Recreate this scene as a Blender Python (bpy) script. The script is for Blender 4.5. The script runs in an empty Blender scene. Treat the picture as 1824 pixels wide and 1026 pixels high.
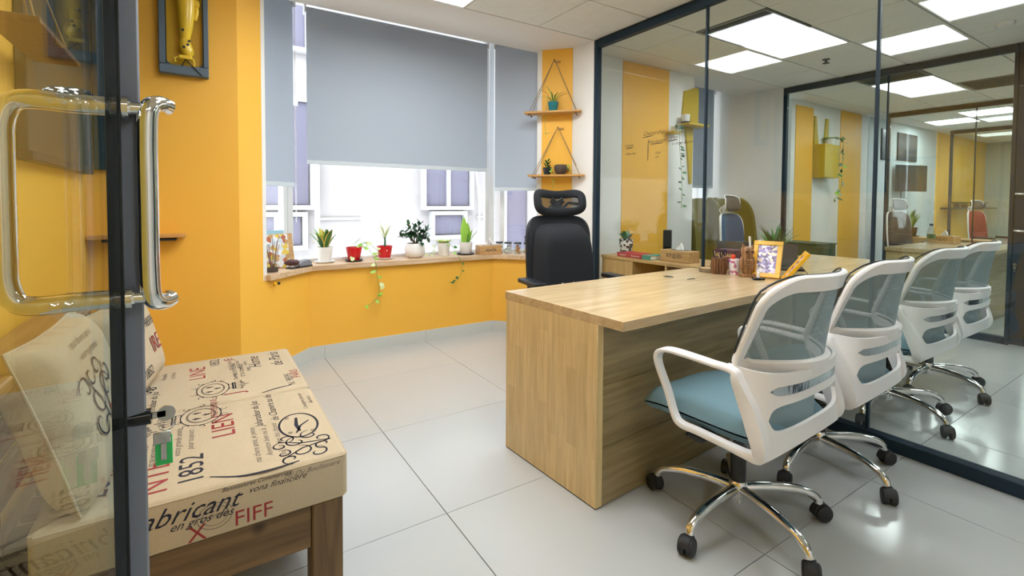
import bpy, bmesh, math, random
from mathutils import Vector, Matrix, Quaternion
random.seed(7)
PI = math.pi
S = bpy.context.scene
COL = S.collection

# ------------------------------------------------------------------ camera, world, sun, exposure
cam = bpy.data.cameras.new('camera'); camo = bpy.data.objects.new('camera', cam); COL.objects.link(camo)
cam.lens = 16.968; cam.sensor_width = 36; cam.shift_y = -0.0676; cam.clip_start = 0.02; cam.clip_end = 100
r_, u_, f_ = Vector((.840777, -.541354, .005426)), Vector((.013651, .031219, .999419)), Vector((.541209, .840215, -.033638))
M = Matrix((r_, u_, -f_)).transposed().to_4x4(); M.translation = Vector((0, 0, 1.2)); camo.matrix_world = M
S.camera = camo
S.view_settings.view_transform = 'Standard'; S.view_settings.look = 'None'
S.view_settings.gamma = 1; S.view_settings.use_curve_mapping = False
S.view_settings.exposure = 1.08
w = bpy.data.worlds.new('sky'); S.world = w; w.use_nodes = True
bgn = w.node_tree.nodes['Background']; bgn.inputs[0].default_value = (.86, .93, 1, 1); bgn.inputs[1].default_value = 3.4
sun = bpy.data.lights.new('sun', 'SUN'); sun.energy = .9; sun.angle = .3; sun.color = (1, .97, .93)
suno = bpy.data.objects.new('sun', sun); COL.objects.link(suno)
suno.rotation_euler = Vector((.25, 1, -1.0)).to_track_quat('-Z', 'Y').to_euler()
PANEL_E = 9.0
S.cycles.max_bounces = 10; S.cycles.transparent_max_bounces = 24; S.cycles.glossy_bounces = 5
S.cycles.caustics_reflective = False; S.cycles.caustics_refractive = False
S.cycles.sample_clamp_indirect = 6

# ------------------------------------------------------------------ materials
def srgb(r, g, b):
    f = lambda c: (c/255/12.92) if c/255 <= .04045 else ((c/255+.055)/1.055)**2.4
    return (f(r), f(g), f(b), 1)
def new_mat(name):
    m = bpy.data.materials.new(name); m.use_nodes = True
    nt = m.node_tree; p = nt.nodes['Principled BSDF']; return m, nt, p
def mat(name, col, rough=.5, metal=0, noise=0, scale=20, bump=0, spec=.5, coat=0, trans=0, emis=None, es=0, stretch=(1, 1, 1), sss=0):
    m, nt, p = new_mat(name)
    p.inputs['Base Color'].default_value = col; p.inputs['Roughness'].default_value = rough
    p.inputs['Metallic'].default_value = metal; p.inputs['Specular IOR Level'].default_value = spec
    p.inputs['Coat Weight'].default_value = coat
    if trans: p.inputs['Transmission Weight'].default_value = trans
    if emis: p.inputs['Emission Color'].default_value = emis; p.inputs['Emission Strength'].default_value = es
    if noise or bump:
        tc = nt.nodes.new('ShaderNodeTexCoord'); mp = nt.nodes.new('ShaderNodeMapping'); mp.inputs['Scale'].default_value = stretch
        n = nt.nodes.new('ShaderNodeTexNoise'); n.inputs['Scale'].default_value = scale; n.inputs['Detail'].default_value = 5
        nt.links.new(tc.outputs['Object'], mp.inputs[0]); nt.links.new(mp.outputs[0], n.inputs[0])
        if noise:
            mx = nt.nodes.new('ShaderNodeMix'); mx.data_type = 'RGBA'
            mx.inputs['A'].default_value = tuple(c*(1-noise) for c in col[:3])+(1,)
            mx.inputs['B'].default_value = tuple(min(1, c*(1+noise)) for c in col[:3])+(1,)
            nt.links.new(n.outputs['Fac'], mx.inputs['Factor']); nt.links.new(mx.outputs['Result'], p.inputs['Base Color'])
        if bump:
            b = nt.nodes.new('ShaderNodeBump'); b.inputs['Strength'].default_value = bump; b.inputs['Distance'].default_value = .002
            nt.links.new(n.outputs['Fac'], b.inputs['Height']); nt.links.new(b.outputs[0], p.inputs['Normal'])
    return m
def wood(name, c1, c2, axis='x', staves=0, rough=.35, grain=7, knots=False, sw=.055, sl=.5):
    """grain runs along axis; staves>0 adds glued staves of slightly different tone"""
    m, nt, p = new_mat(name); N = nt.nodes.new; L = nt.links.new
    tc = N('ShaderNodeTexCoord'); mp = N('ShaderNodeMapping')
    sc = {'x': (.6, 9, 9), 'y': (9, .6, 9), 'z': (9, 9, .6)}[axis]
    mp.inputs['Scale'].default_value = sc
    L(tc.outputs['Object'], mp.inputs[0])
    n = N('ShaderNodeTexNoise'); n.inputs['Scale'].default_value = grain; n.inputs['Detail'].default_value = 8; n.inputs['Distortion'].default_value = .6
    L(mp.outputs[0], n.inputs[0])
    cr = N('ShaderNodeValToRGB'); cr.color_ramp.elements[0].position = .3; cr.color_ramp.elements[1].position = .7
    cr.color_ramp.elements[0].color = c2; cr.color_ramp.elements[1].color = c1
    L(n.outputs['Fac'], cr.inputs[0]); out = cr.outputs[0]
    if staves:
        br = N('ShaderNodeTexBrick'); mp2 = N('ShaderNodeMapping'); L(tc.outputs['Object'], mp2.inputs[0])
        if axis == 'x': rot = (0, 0, 0)
        elif axis == 'y': rot = (0, 0, PI/2)
        else: rot = (0, PI/2, 0)
        mp2.inputs['Rotation'].default_value = rot
        if axis == 'z':   # z -> brick X, y -> brick Y
            sp = N('ShaderNodeSeparateXYZ'); cb = N('ShaderNodeCombineXYZ'); L(tc.outputs['Object'], sp.inputs[0])
            ad = N('ShaderNodeMath'); ad.operation = 'ADD'; L(sp.outputs[0], ad.inputs[0]); L(sp.outputs[1], ad.inputs[1])
            L(sp.outputs[2], cb.inputs[0]); L(ad.outputs[0], cb.inputs[1]); L(cb.outputs[0], br.inputs[0])
        else: L(mp2.outputs[0], br.inputs[0])
        br.inputs['Scale'].default_value = 1; br.inputs['Mortar Size'].default_value = .0004
        br.inputs['Brick Width'].default_value = sl; br.inputs['Row Height'].default_value = sw
        br.inputs['Color1'].default_value = (.82, .80, .78, 1); br.inputs['Color2'].default_value = (1.12, 1.12, 1.12, 1)
        br.inputs['Mortar'].default_value = (.75, .7, .65, 1); br.offset = .37
        mx = N('ShaderNodeMix'); mx.data_type = 'RGBA'; mx.blend_type = 'MULTIPLY'; mx.inputs['Factor'].default_value = staves
        L(out, mx.inputs['A']); L(br.outputs[0], mx.inputs['B']); out = mx.outputs['Result']
    if knots:
        vo = N('ShaderNodeTexVoronoi'); vo.inputs['Scale'].default_value = 4.5
        L(tc.outputs['Object'], vo.inputs[0])
        c3 = N('ShaderNodeValToRGB'); c3.color_ramp.elements[0].position = .04; c3.color_ramp.elements[1].position = .11
        c3.color_ramp.elements[0].color = (.25, .2, .15, 1); c3.color_ramp.elements[1].color = (1, 1, 1, 1)
        L(vo.outputs['Distance'], c3.inputs[0])
        mx = N('ShaderNodeMix'); mx.data_type = 'RGBA'; mx.blend_type = 'MULTIPLY'; mx.inputs['Factor'].default_value = .8
        L(out, mx.inputs['A']); L(c3.outputs[0], mx.inputs['B']); out = mx.outputs['Result']
    L(out, p.inputs['Base Color']); p.inputs['Roughness'].default_value = rough
    return m
def glass(name, tint, mx=1.0, base=.04):
    m = bpy.data.materials.new(name); m.use_nodes = True; nt = m.node_tree; nt.nodes.clear(); N = nt.nodes.new; L = nt.links.new
    o = N('ShaderNodeOutputMaterial'); t = N('ShaderNodeBsdfTransparent'); t.inputs[0].default_value = tint
    g = N('ShaderNodeBsdfGlossy'); g.inputs['Roughness'].default_value = .0
    lw = N('ShaderNodeLayerWeight'); lw.inputs['Blend'].default_value = .5
    pw = N('ShaderNodeMath'); pw.operation = 'POWER'; pw.inputs[1].default_value = 5; L(lw.outputs['Facing'], pw.inputs[0])
    ma = N('ShaderNodeMath'); ma.operation = 'MULTIPLY_ADD'; ma.inputs[1].default_value = 1-base; ma.inputs[2].default_value = base; L(pw.outputs[0], ma.inputs[0])
    mi = N('ShaderNodeMath'); mi.operation = 'MINIMUM'; mi.inputs[1].default_value = mx; L(ma.outputs[0], mi.inputs[0])
    s = N('ShaderNodeMixShader'); L(mi.outputs[0], s.inputs[0]); L(t.outputs[0], s.inputs[1]); L(g.outputs[0], s.inputs[2]); L(s.outputs[0], o.inputs[0])
    return m
def netmat(name, col, pitch=.004, solid=.55):
    """open woven net: round holes really let the light through"""
    m = bpy.data.materials.new(name); m.use_nodes = True; nt = m.node_tree; N = nt.nodes.new; L = nt.links.new
    p = nt.nodes['Principled BSDF']; p.inputs['Base Color'].default_value = col; p.inputs['Roughness'].default_value = .7
    o = nt.nodes['Material Output']; t = N('ShaderNodeBsdfTransparent'); tc = N('ShaderNodeTexCoord')
    sp = N('ShaderNodeSeparateXYZ'); L(tc.outputs['Object'], sp.inputs[0])
    def wv(sock, k):
        a = N('ShaderNodeMath'); a.operation = 'MULTIPLY'; a.inputs[1].default_value = k; L(sock, a.inputs[0])
        b = N('ShaderNodeMath'); b.operation = 'SINE'; L(a.outputs[0], b.inputs[0]); return b.outputs[0]
    a = wv(sp.outputs[0], PI/pitch); b = wv(sp.outputs[2], PI/pitch)
    mu = N('ShaderNodeMath'); mu.operation = 'MULTIPLY'; L(a, mu.inputs[0]); L(b, mu.inputs[1])
    ab = N('ShaderNodeMath'); ab.operation = 'ABSOLUTE'; L(mu.outputs[0], ab.inputs[0])
    lt = N('ShaderNodeMath'); lt.operation = 'LESS_THAN'; lt.inputs[1].default_value = solid; L(ab.outputs[0], lt.inputs[0])
    s = N('ShaderNodeMixShader'); L(lt.outputs[0], s.inputs[0]); L(t.outputs[0], s.inputs[1]); L(p.outputs[0], s.inputs[2]); L(s.outputs[0], o.inputs[0])
    return m
M_ = {}
M_['yellow'] = mat('yellow_paint', (.92, .50, .065, 1), .45, noise=.03, scale=3, bump=.05, spec=.35)
M_['white'] = mat('white_paint', (.82, .81, .77, 1), .6, noise=.02, scale=3)
M_['band'] = mat('ceiling_paint', (.80, .77, .73, 1), .6)
M_['tile_c'] = mat('ceiling_board', (.80, .81, .77, 1), .8, noise=.06, scale=14, bump=.25)
M_['grid'] = mat('ceiling_grid', (.16, .16, .14, 1), .6)
M_['tile_f'] = mat('polished_tile', (.51, .528, .522, 1), .15, noise=.015, scale=2.5, spec=.55)
M_['grout'] = mat('grout', (.30, .29, .27, 1), .8)
M_['base'] = mat('baseboard_tile', (.60, .62, .59, 1), .25)
M_['slate'] = mat('slate_metal', srgb(32, 49, 62), .5, spec=.25)
M_['slate2'] = mat('grey_door_metal', srgb(128, 133, 144), .45)
M_['black'] = mat('black_plastic', (.012, .014, .018, 1), .42)
M_['blackgloss'] = mat('black_gloss', (.01, .012, .014, 1), .12)
M_['rubber'] = mat('black_rubber', (.02, .022, .025, 1), .6)
M_['chrome'] = mat('chrome', (.83, .83, .83, 1), .06, metal=1)
M_['darkchrome'] = mat('dark_chrome', (.50, .54, .57, 1), .05, metal=1, bump=1, scale=9, stretch=(6, 6, .4))
M_['steel'] = mat('brushed_steel', (.6, .6, .6, 1), .25, metal=1)
M_['pwhite'] = mat('white_plastic', (.83, .82, .82, 1), .3, spec=.5)
M_['seat'] = mat('teal_grey_fabric', srgb(104, 134, 144), .85, noise=.08, scale=220, bump=.3)
M_['net'] = netmat('grey_net', srgb(128, 146, 150), .0035, .74)
M_['netblack'] = netmat('black_net', (.02, .02, .025, 1), .0032, .72)
M_['glass'] = glass('partition_glass', (.945, .97, .955, 1))
M_['doorglass'] = glass('door_glass', (.84, .91, .92, 1), .17)
M_['winglass'] = glass('window_glass', (.98, .985, .99, 1))
M_['jar'] = glass('jar_glass', (.9, .93, .92, 1), .5, .05)
M_['blind'] = mat('blind_fabric', srgb(186, 196, 208), .8, noise=.03, scale=150)
def translucent(m, fac, col):
    nt = m.node_tree; p = nt.nodes['Principled BSDF']; o = nt.nodes['Material Output']; t = nt.nodes.new('ShaderNodeBsdfTranslucent'); t.inputs[0].default_value = col
    s = nt.nodes.new('ShaderNodeMixShader'); s.inputs[0].default_value = fac; nt.links.new(p.outputs[0], s.inputs[1]); nt.links.new(t.outputs[0], s.inputs[2]); nt.links.new(s.outputs[0], o.inputs[0])
translucent(M_['blind'], .16, srgb(190, 205, 222))
M_['blindhem'] = mat('blind_hem', srgb(205, 214, 220), .5)
M_['frame_w'] = mat('window_aluminium', (.74, .75, .74, 1), .35)
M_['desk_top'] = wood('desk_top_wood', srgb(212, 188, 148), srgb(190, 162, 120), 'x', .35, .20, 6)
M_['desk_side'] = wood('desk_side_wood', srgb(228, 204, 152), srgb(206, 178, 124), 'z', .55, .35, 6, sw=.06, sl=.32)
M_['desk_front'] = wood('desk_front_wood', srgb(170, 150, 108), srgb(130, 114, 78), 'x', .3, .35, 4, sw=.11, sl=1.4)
M_['oak'] = wood('light_oak', srgb(212, 172, 120), srgb(188, 146, 94), 'x', 0, .4, 6)
M_['oakz'] = wood('light_oak_upright', srgb(212, 172, 120), srgb(190, 148, 96), 'z', 0, .4, 5)
M_['sill'] = wood('sill_wood', srgb(226, 200, 168), srgb(196, 160, 118), 'x', .4, .4, 6, sl=.3)
M_['sofa'] = wood('sofa_pine', srgb(126, 98, 60), srgb(86, 64, 36), 'x', 0, .5, 4, knots=True)
M_['sofay'] = wood('sofa_pine_long', srgb(168, 128, 80), srgb(128, 90, 50), 'y', 0, .5, 4)
M_['sofaz'] = wood('sofa_pine_post', srgb(126, 98, 60), srgb(86, 64, 36), 'z', 0, .5, 4, knots=True)
M_['bamboo'] = wood('bamboo', srgb(208, 168, 116), srgb(184, 142, 90), 'x', .25, .4, 6, sw=.01, sl=.2)
M_['darkwood'] = wood('walnut', srgb(128, 88, 56), srgb(84, 54, 34), 'z', 0, .45, 6)
M_['owl'] = wood('carved_wood', srgb(172, 128, 84), srgb(104, 70, 42), 'z', 0, .5, 8)
M_['linen'] = mat('printed_linen', srgb(192, 176, 148), .9, noise=.07, scale=260, bump=.4)
M_['ink'] = mat('navy_print', srgb(36, 38, 52), .9)
M_['inkred'] = mat('red_print', srgb(150, 52, 54), .9)
M_['inkgrey'] = mat('faded_print', srgb(120, 112, 104), .9)
M_['marker'] = mat('marker_ink', srgb(60, 50, 36), .7)
M_['ywood'] = mat('yellow_lacquer', srgb(236, 178, 28), .35)
M_['oliveboard'] = mat('mustard_board', srgb(196, 168, 30), .5)
M_['olive'] = mat('olive_fabric', srgb(122, 112, 44), .9, noise=.1, scale=160)
M_['greenfab'] = mat('dark_green_fabric', srgb(52, 84, 62), .8)
M_['blue'] = mat('petrol_blue_fabric', srgb(6, 66, 104), .8)
M_['greyfab'] = mat('grey_chair_fabric', srgb(70, 66, 64), .8)
M_['redfab'] = mat('red_chair_fabric', srgb(140, 34, 36), .8)
M_['cblack'] = mat('black_cloth', (.008, .010, .014, 1), .85, noise=.1, scale=300)
M_['potw'] = mat('white_ceramic', (.84, .83, .80, 1), .2)
M_['potred'] = mat('red_ceramic', srgb(206, 28, 34), .22)
M_['potdark'] = mat('dark_saucer', srgb(46, 42, 46), .3)
M_['potteal'] = mat('teal_ceramic', srgb(26, 118, 124), .25)
M_['potblack'] = mat('black_pot', srgb(26, 32, 40), .4)
M_['stone'] = mat('mottled_stone', srgb(82, 68, 58), .8, noise=.5, scale=40, bump=1)
M_['soil'] = mat('soil', srgb(66, 48, 34), .95, noise=.4, scale=80)
M_['leaf'] = mat('leaf_green', srgb(64, 122, 52), .45, noise=.2, scale=18)
M_['leafd'] = mat('leaf_dark', srgb(44, 92, 56), .4, noise=.2, scale=18)
M_['leafl'] = mat('leaf_lime', srgb(150, 200, 74), .45, noise=.15, scale=18)
M_['leafp'] = mat('leaf_pale', srgb(208, 220, 160), .5, noise=.1, scale=18)
M_['leafj'] = mat('leaf_jade', srgb(70, 118, 82), .35, noise=.25, scale=18)
M_['leafy'] = mat('leaf_yellow', srgb(224, 196, 84), .45, noise=.1, scale=20)
M_['stem'] = mat('stem_brown', srgb(120, 92, 60), .7)
M_['stemg'] = mat('stem_green', srgb(110, 150, 60), .6)
M_['rope'] = mat('jute_rope', srgb(150, 128, 96), .9, noise=.3, scale=200)
M_['shelfw'] = wood('shelf_wood', srgb(214, 164, 92), srgb(176, 124, 62), 'x', 0, .45, 6)
M_['glassband'] = mat('dark_glass_band', srgb(24, 52, 62), .5)  # dark tone imitating the blue-grey bands in the door glass
M_['trayblue'] = mat('blue_grey_tray', srgb(88, 106, 122), .5)
M_['roboty'] = mat('robot_yellow', srgb(238, 202, 60), .25)
M_['robotbg'] = mat('yellow_backboard', srgb(214, 170, 14), .4)
M_['tissue'] = mat('tissue_paper', (.9, .9, .9, 1), .9)
M_['greentag'] = mat('green_tag', srgb(60, 205, 110), .3)
M_['bookred'] = mat('book_red', srgb(176, 34, 62), .5)
M_['bookteal'] = mat('book_teal', srgb(50, 140, 130), .5)
M_['paper'] = mat('paper', (.85, .84, .80, 1), .8)
M_['purple'] = mat('purple_box', srgb(74, 34, 70), .6)
M_['gold'] = mat('gold_print', srgb(214, 170, 110), .5)
M_['ext'] = mat('facade_render', (.275, .26, .255, 1), .9, noise=.08, scale=1.2)
M_['extw'] = mat('facade_frame', (.34, .34, .345, 1), .7)
M_['extg'] = mat('facade_pane', srgb(96, 94, 108), .7, spec=.2)
M_['screen'] = mat('dark_screen', srgb(30, 38, 42), .3)
M_['picture'] = mat('dark_picture', srgb(26, 36, 48), .3, noise=.5, scale=8)
M_['vent'] = mat('vent_dark', srgb(52, 62, 64), .6)
M_['ventl'] = mat('vent_slat', srgb(120, 128, 124), .5)
M_['bluewall'] = mat('pale_blue_paint', srgb(196, 206, 208), .6)
M_['lightframe'] = mat('light_frame', (.85, .85, .85, 1), .5)
M_['diff'] = mat('lit_diffuser', (1, 1, 1, 1), .5, emis=(.93, .97, 1, 1), es=PANEL_E)
M_['dry'] = mat('dried_dates', srgb(74, 34, 30), .35, bump=1, noise=.3, scale=60)
M_['cookie'] = mat('biscuit', srgb(214, 160, 104), .8, noise=.15, scale=60)
M_['lid'] = mat('jar_lid', srgb(70, 70, 74), .4)
M_['orange'] = mat('orange_red_plastic', srgb(232, 74, 40), .4)
M_['bark'] = mat('bark_edge', srgb(120, 104, 80), .9, noise=.4, scale=50)
def photomat(name, cols, sc):
    m, nt, p = new_mat(name); N = nt.nodes.new
    tc = N('ShaderNodeTexCoord'); v = N('ShaderNodeTexVoronoi'); v.inputs['Scale'].default_value = sc; nt.links.new(tc.outputs['Object'], v.inputs[0])
    sp = N('ShaderNodeSeparateColor'); nt.links.new(v.outputs['Color'], sp.inputs[0])
    cr = N('ShaderNodeValToRGB'); cr.color_ramp.interpolation = 'CONSTANT'
    while len(cr.color_ramp.elements) < len(cols): cr.color_ramp.elements.new(.5)
    for i, c in enumerate(cols): cr.color_ramp.elements[i].position = i/len(cols); cr.color_ramp.elements[i].color = srgb(*c)
    nt.links.new(sp.outputs[0], cr.inputs[0]); nt.links.new(cr.outputs[0], p.inputs['Base Color']); p.inputs['Roughness'].default_value = .25
    return m
M_['photo1'] = photomat('group_photo', [(224, 226, 238), (120, 92, 160), (206, 196, 222), (84, 60, 110), (232, 214, 180), (150, 130, 190)], 70)
M_['photo2'] = photomat('yellow_helmets_photo', [(238, 206, 90), (226, 222, 216), (200, 160, 110), (240, 240, 244), (190, 110, 80), (214, 226, 236)], 34)
M_['zebra'] = photomat('zebra_pattern', [(236, 234, 226), (30, 30, 32), (236, 234, 226), (30, 30, 32)], 60)
M_['floral'] = photomat('floral_pattern', [(238, 230, 234), (238, 232, 236), (196, 120, 160), (240, 236, 240), (238, 232, 236)], 55)

# ------------------------------------------------------------------ mesh builder
class MB:
    def __init__(s): s.v = []; s.f = []
    def add(s, v, f):
        b = len(s.v); s.v += [tuple(x) for x in v]; s.f += [tuple(i+b for i in q) for q in f]; return s
    def xf(s, m): s.v = [tuple(m @ Vector(x)) for x in s.v]; return s
    def merge(s, o, m=None):
        return s.add([(m @ Vector(x)) for x in o.v] if m else o.v, o.f)
    def box(s, x0, x1, y0, y1, z0, z1, c=0):
        if c <= 0:
            v = [(x, y, z) for z in (z0, z1) for y in (y0, y1) for x in (x0, x1)]
            return s.add(v, [(0, 2, 3, 1), (4, 5, 7, 6), (0, 1, 5, 4), (2, 6, 7, 3), (0, 4, 6, 2), (1, 3, 7, 5)])
        bm = bmesh.new(); bmesh.ops.create_cube(bm, size=1)
        for q in bm.verts: q.co = Vector(((x0+x1)/2+q.co.x*(x1-x0), (y0+y1)/2+q.co.y*(y1-y0), (z0+z1)/2+q.co.z*(z1-z0)))
        bmesh.ops.bevel(bm, geom=list(bm.edges), offset=c, segments=3 if c > .008 else 1, affect='EDGES', profile=.5)
        bm.verts.index_update(); s.add([q.co[:] for q in bm.verts], [[q.index for q in f.verts] for f in bm.faces]); bm.free(); return s
    def prism(s, poly, z0, z1, axis='z'):
        n = len(poly); A = 0
        for i in range(n): a, b = poly[i], poly[(i+1) % n]; A += a[0]*b[1]-b[0]*a[1]
        if A < 0: poly = poly[::-1]
        mk = {'z': lambda p, h: (p[0], p[1], h), 'y': lambda p, h: (p[0], h, p[1]), 'x': lambda p, h: (h, p[0], p[1])}[axis]
        v = [mk(p, z0) for p in poly]+[mk(p, z1) for p in poly]
        fl = axis == 'y'
        f = [tuple(range(n))[::-1], tuple(range(n, 2*n))]+[(i, (i+1) % n, n+(i+1) % n, n+i) for i in range(n)]
        if fl: f = [q[::-1] for q in f]
        return s.add(v, f)
    def lathe(s, prof, n=20, c=(0, 0, 0), cap=True, m=None):
        v = []; f = []
        for (r, z) in prof:
            for i in range(n): a = 2*PI*i/n; v.append((c[0]+r*math.cos(a), c[1]+r*math.sin(a), c[2]+z))
        for k in range(len(prof)-1):
            for i in range(n): j = (i+1) % n; f.append((k*n+i, k*n+j, (k+1)*n+j, (k+1)*n+i))
        if cap: f += [tuple(range(n))[::-1], tuple(range((len(prof)-1)*n, len(prof)*n))]
        if m: v = [m @ Vector(x) for x in v]
        return s.add(v, f)
    def tube(s, pts, r, n=8, closed=False):
        P = [Vector(p) for p in pts]; R = r if isinstance(r, (list, tuple)) else [r]*len(P)
        L = len(P); up = None; v = []; f = []
        for i, p in enumerate(P):
            if closed: t = P[(i+1) % L]-P[i-1]
            else: t = P[min(i+1, L-1)]-P[max(i-1, 0)]
            if t.length < 1e-9: t = Vector((0, 0, 1))
            t.normalize()
            if up is None: up = t.orthogonal().normalized()
            up = (up-t*up.dot(t))
            if up.length < 1e-6: up = t.orthogonal()
            up.normalize(); sd = t.cross(up)
            for k in range(n): a = 2*PI*k/n; v.append(p+(up*math.cos(a)+sd*math.sin(a))*R[i])
        for i in range(L if closed else L-1):
            j = (i+1) % L
            for k in range(n): q = (k+1) % n; f.append((i*n+k, i*n+q, j*n+q, j*n+k))
        if not closed: f += [tuple(range(n))[::-1], tuple(range((L-1)*n, L*n))]
        return s.add(v, f)
    def ribbon(s, pts, wd, wid, th, closed=False):
        """bar of rounded section swept along pts; wd = width direction(s)"""
        P = [Vector(p) for p in pts]; L = len(P); v = []; f = []
        W = wid if isinstance(wid, (list, tuple)) else [wid]*L; T = th if isinstance(th, (list, tuple)) else [th]*L
        sec = [(-.5, -.2), (-.42, -.5), (.42, -.5), (.5, -.2), (.5, .2), (.42, .5), (-.42, .5), (-.5, .2)]
        for i, p in enumerate(P):
            t = (P[(i+1) % L]-P[i-1]) if closed else (P[min(i+1, L-1)]-P[max(i-1, 0)])
            t.normalize(); w = Vector(wd[i] if isinstance(wd, list) else wd); w = (w-t*w.dot(t)).normalized(); n = t.cross(w)
            for a, b in sec: v.append(p+w*a*W[i]+n*b*T[i])
        for i in range(L if closed else L-1):
            j = (i+1) % L
            for k in range(8): q = (k+1) % 8; f.append((i*8+k, j*8+k, j*8+q, i*8+q))
        if not closed: f += [tuple(range(8)), tuple(range((L-1)*8, L*8))[::-1]]
        return s.add(v, f)
    def sphere(s, c, r, n=12, m=8):
        r = r if isinstance(r, (tuple, list)) else (r, r, r)
        pr = [(math.sin(PI*k/m) if 0 < k < m else .001, -math.cos(PI*k/m)) for k in range(m+1)]
        b = MB().lathe(pr, n); return s.add([(c[0]+x*r[0], c[1]+y*r[1], c[2]+z*r[2]) for x, y, z in b.v], b.f)
    def mesh(s, name, m, ang=38):
        me = bpy.data.meshes.new(name); me.from_pydata(s.v, [], s.f); me.materials.append(m)
        me.polygons.foreach_set('use_smooth', [True]*len(me.polygons)); me.set_sharp_from_angle(angle=math.radians(ang)); me.update(); return me
    def obj(s, name, m, parent=None, ang=38, label=None, kind=None):
        o = bpy.data.objects.new(name, s.mesh(name, m if not isinstance(m, str) else M_[m], ang)); COL.objects.link(o)
        if parent is not None: o.parent = parent
        if label: o['label'] = label
        if kind: o['kind'] = kind
        return o
def smooth(pts, k=6, closed=False):
    """Catmull-Rom through pts"""
    P = [Vector(p) for p in pts]; n = len(P); out = []
    for i in range(n if closed else n-1):
        a, b, c, d = (P[i-1] if (i > 0 or closed) else P[0]), P[i], P[(i+1) % n], (P[(i+2) % n] if (closed or i+2 < n) else P[-1])
        for j in range(k):
            t = j/k; out.append(.5*((2*b)+(c-a)*t+(2*a-5*b+4*c-d)*t*t+(3*b-a-3*c+d)*t**3))
    if not closed: out.append(P[-1])
    return out
def thing(name, label, cat, loc=(0, 0, 0), rz=0, group=None):
    o = bpy.data.objects.new(name, None); o.empty_display_size = .05; COL.objects.link(o)
    o.location = loc; o.rotation_euler = (0, 0, rz); o['label'] = label; o['category'] = cat
    if group: o['group'] = group
    return o
def tag(o, label, cat, group=None):
    o['label'] = label; o['category'] = cat
    if group: o['group'] = group
    return o
def struct(name, mb, m, parent=None):
    o = mb.obj(name, m, parent)
    if parent is None: o['kind'] = 'structure'
    return o
def copy_tree(o, parent=None):
    c = o.copy(); COL.objects.link(c); c.parent = parent
    for ch in list(o.children): copy_tree(ch, c)
    return c
def dup(root, loc, rz=0, label=None, group=None):
    kids = list(root.children); c = copy_tree(root); c.location = loc; c.rotation_euler = (0, 0, rz)
    if label: c['label'] = label
    if group: c['group'] = group
    return c
_tc = {}
def textmb(body, size=.05, shear=0, outline=0):
    k = (body, size, shear, outline)
    if k not in _tc:
        cu = bpy.data.curves.new('t', 'FONT'); cu.body = body; cu.size = size; cu.shear = shear; cu.resolution_u = 2
        cu.align_x = 'CENTER'; cu.align_y = 'CENTER'
        o = bpy.data.objects.new('t', cu); COL.objects.link(o)
        me = bpy.data.meshes.new_from_object(o.evaluated_get(bpy.context.evaluated_depsgraph_get()))
        b = MB().add([v.co[:] for v in me.vertices], [tuple(p.vertices) for p in me.polygons])
        bpy.data.objects.remove(o); bpy.data.curves.remove(cu); bpy.data.meshes.remove(me); _tc[k] = b
    return _tc[k]
def stroke2(pts, w):
    """flat stroke in the xy plane as quads"""
    P = [Vector((p[0], p[1])) for p in pts]; b = MB(); v = []
    for i, p in enumerate(P):
        t = (P[min(i+1, len(P)-1)]-P[max(i-1, 0)]); t = t.normalized() if t.length else Vector((1, 0)); n = Vector((-t.y, t.x))
        ww = w*(.35+.65*math.sin(PI*min(1, max(0, (i+.5)/len(P)))))
        v += [(p.x+n.x*ww, p.y+n.y*ww, 0), (p.x-n.x*ww, p.y-n.y*ww, 0)]
    return b.add(v, [(2*i, 2*i+1, 2*i+3, 2*i+2) for i in range(len(P)-1)])
def spiral(cx, cy, r, a0, turns, w=.003, n=18, s=1):
    return stroke2([(cx+r*(1-.8*i/n)*math.cos(a0+s*turns*2*PI*i/n), cy+r*(1-.8*i/n)*math.sin(a0+s*turns*2*PI*i/n)) for i in range(n+1)], w)
def ell(cx, cy, a, b, w=.002, n=36):
    v = []
    for i in range(n):
        t = 2*PI*i/n; v += [(cx+(a+w)*math.cos(t), cy+(b+w)*math.sin(t), 0), (cx+(a-w)*math.cos(t), cy+(b-w)*math.sin(t), 0)]
    return MB().add(v, [(2*i, 2*i+1, (2*i+3) % (2*n), (2*i+2) % (2*n)) for i in range(n)])

# ------------------------------------------------------------------ room shell
ZC = 2.567
P1, P2, P3, P4, XE = 2.83, 5.83, 8.73, 11.65, 14.6
XL, YB = -.5, -2.2
# floor
fl = struct('floor', MB().box(XL-.2, XE, YB, 4.3, -.06, -.006), 'grout')
tm = MB().box(-.4118, .4118, -.3893, .3893, -.006, 0, .0008).mesh('floor_tile', M_['tile_f'])
for i in range(-2, 18):
    for j in range(-5, 3):
        x, y = .781+.8267*(i+.5), 1.666+.781*(j+.5)
        if x > XE: continue
        o = bpy.data.objects.new('floor_tile', tm); COL.objects.link(o); o.location = (x, y, 0); o.parent = fl
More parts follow.
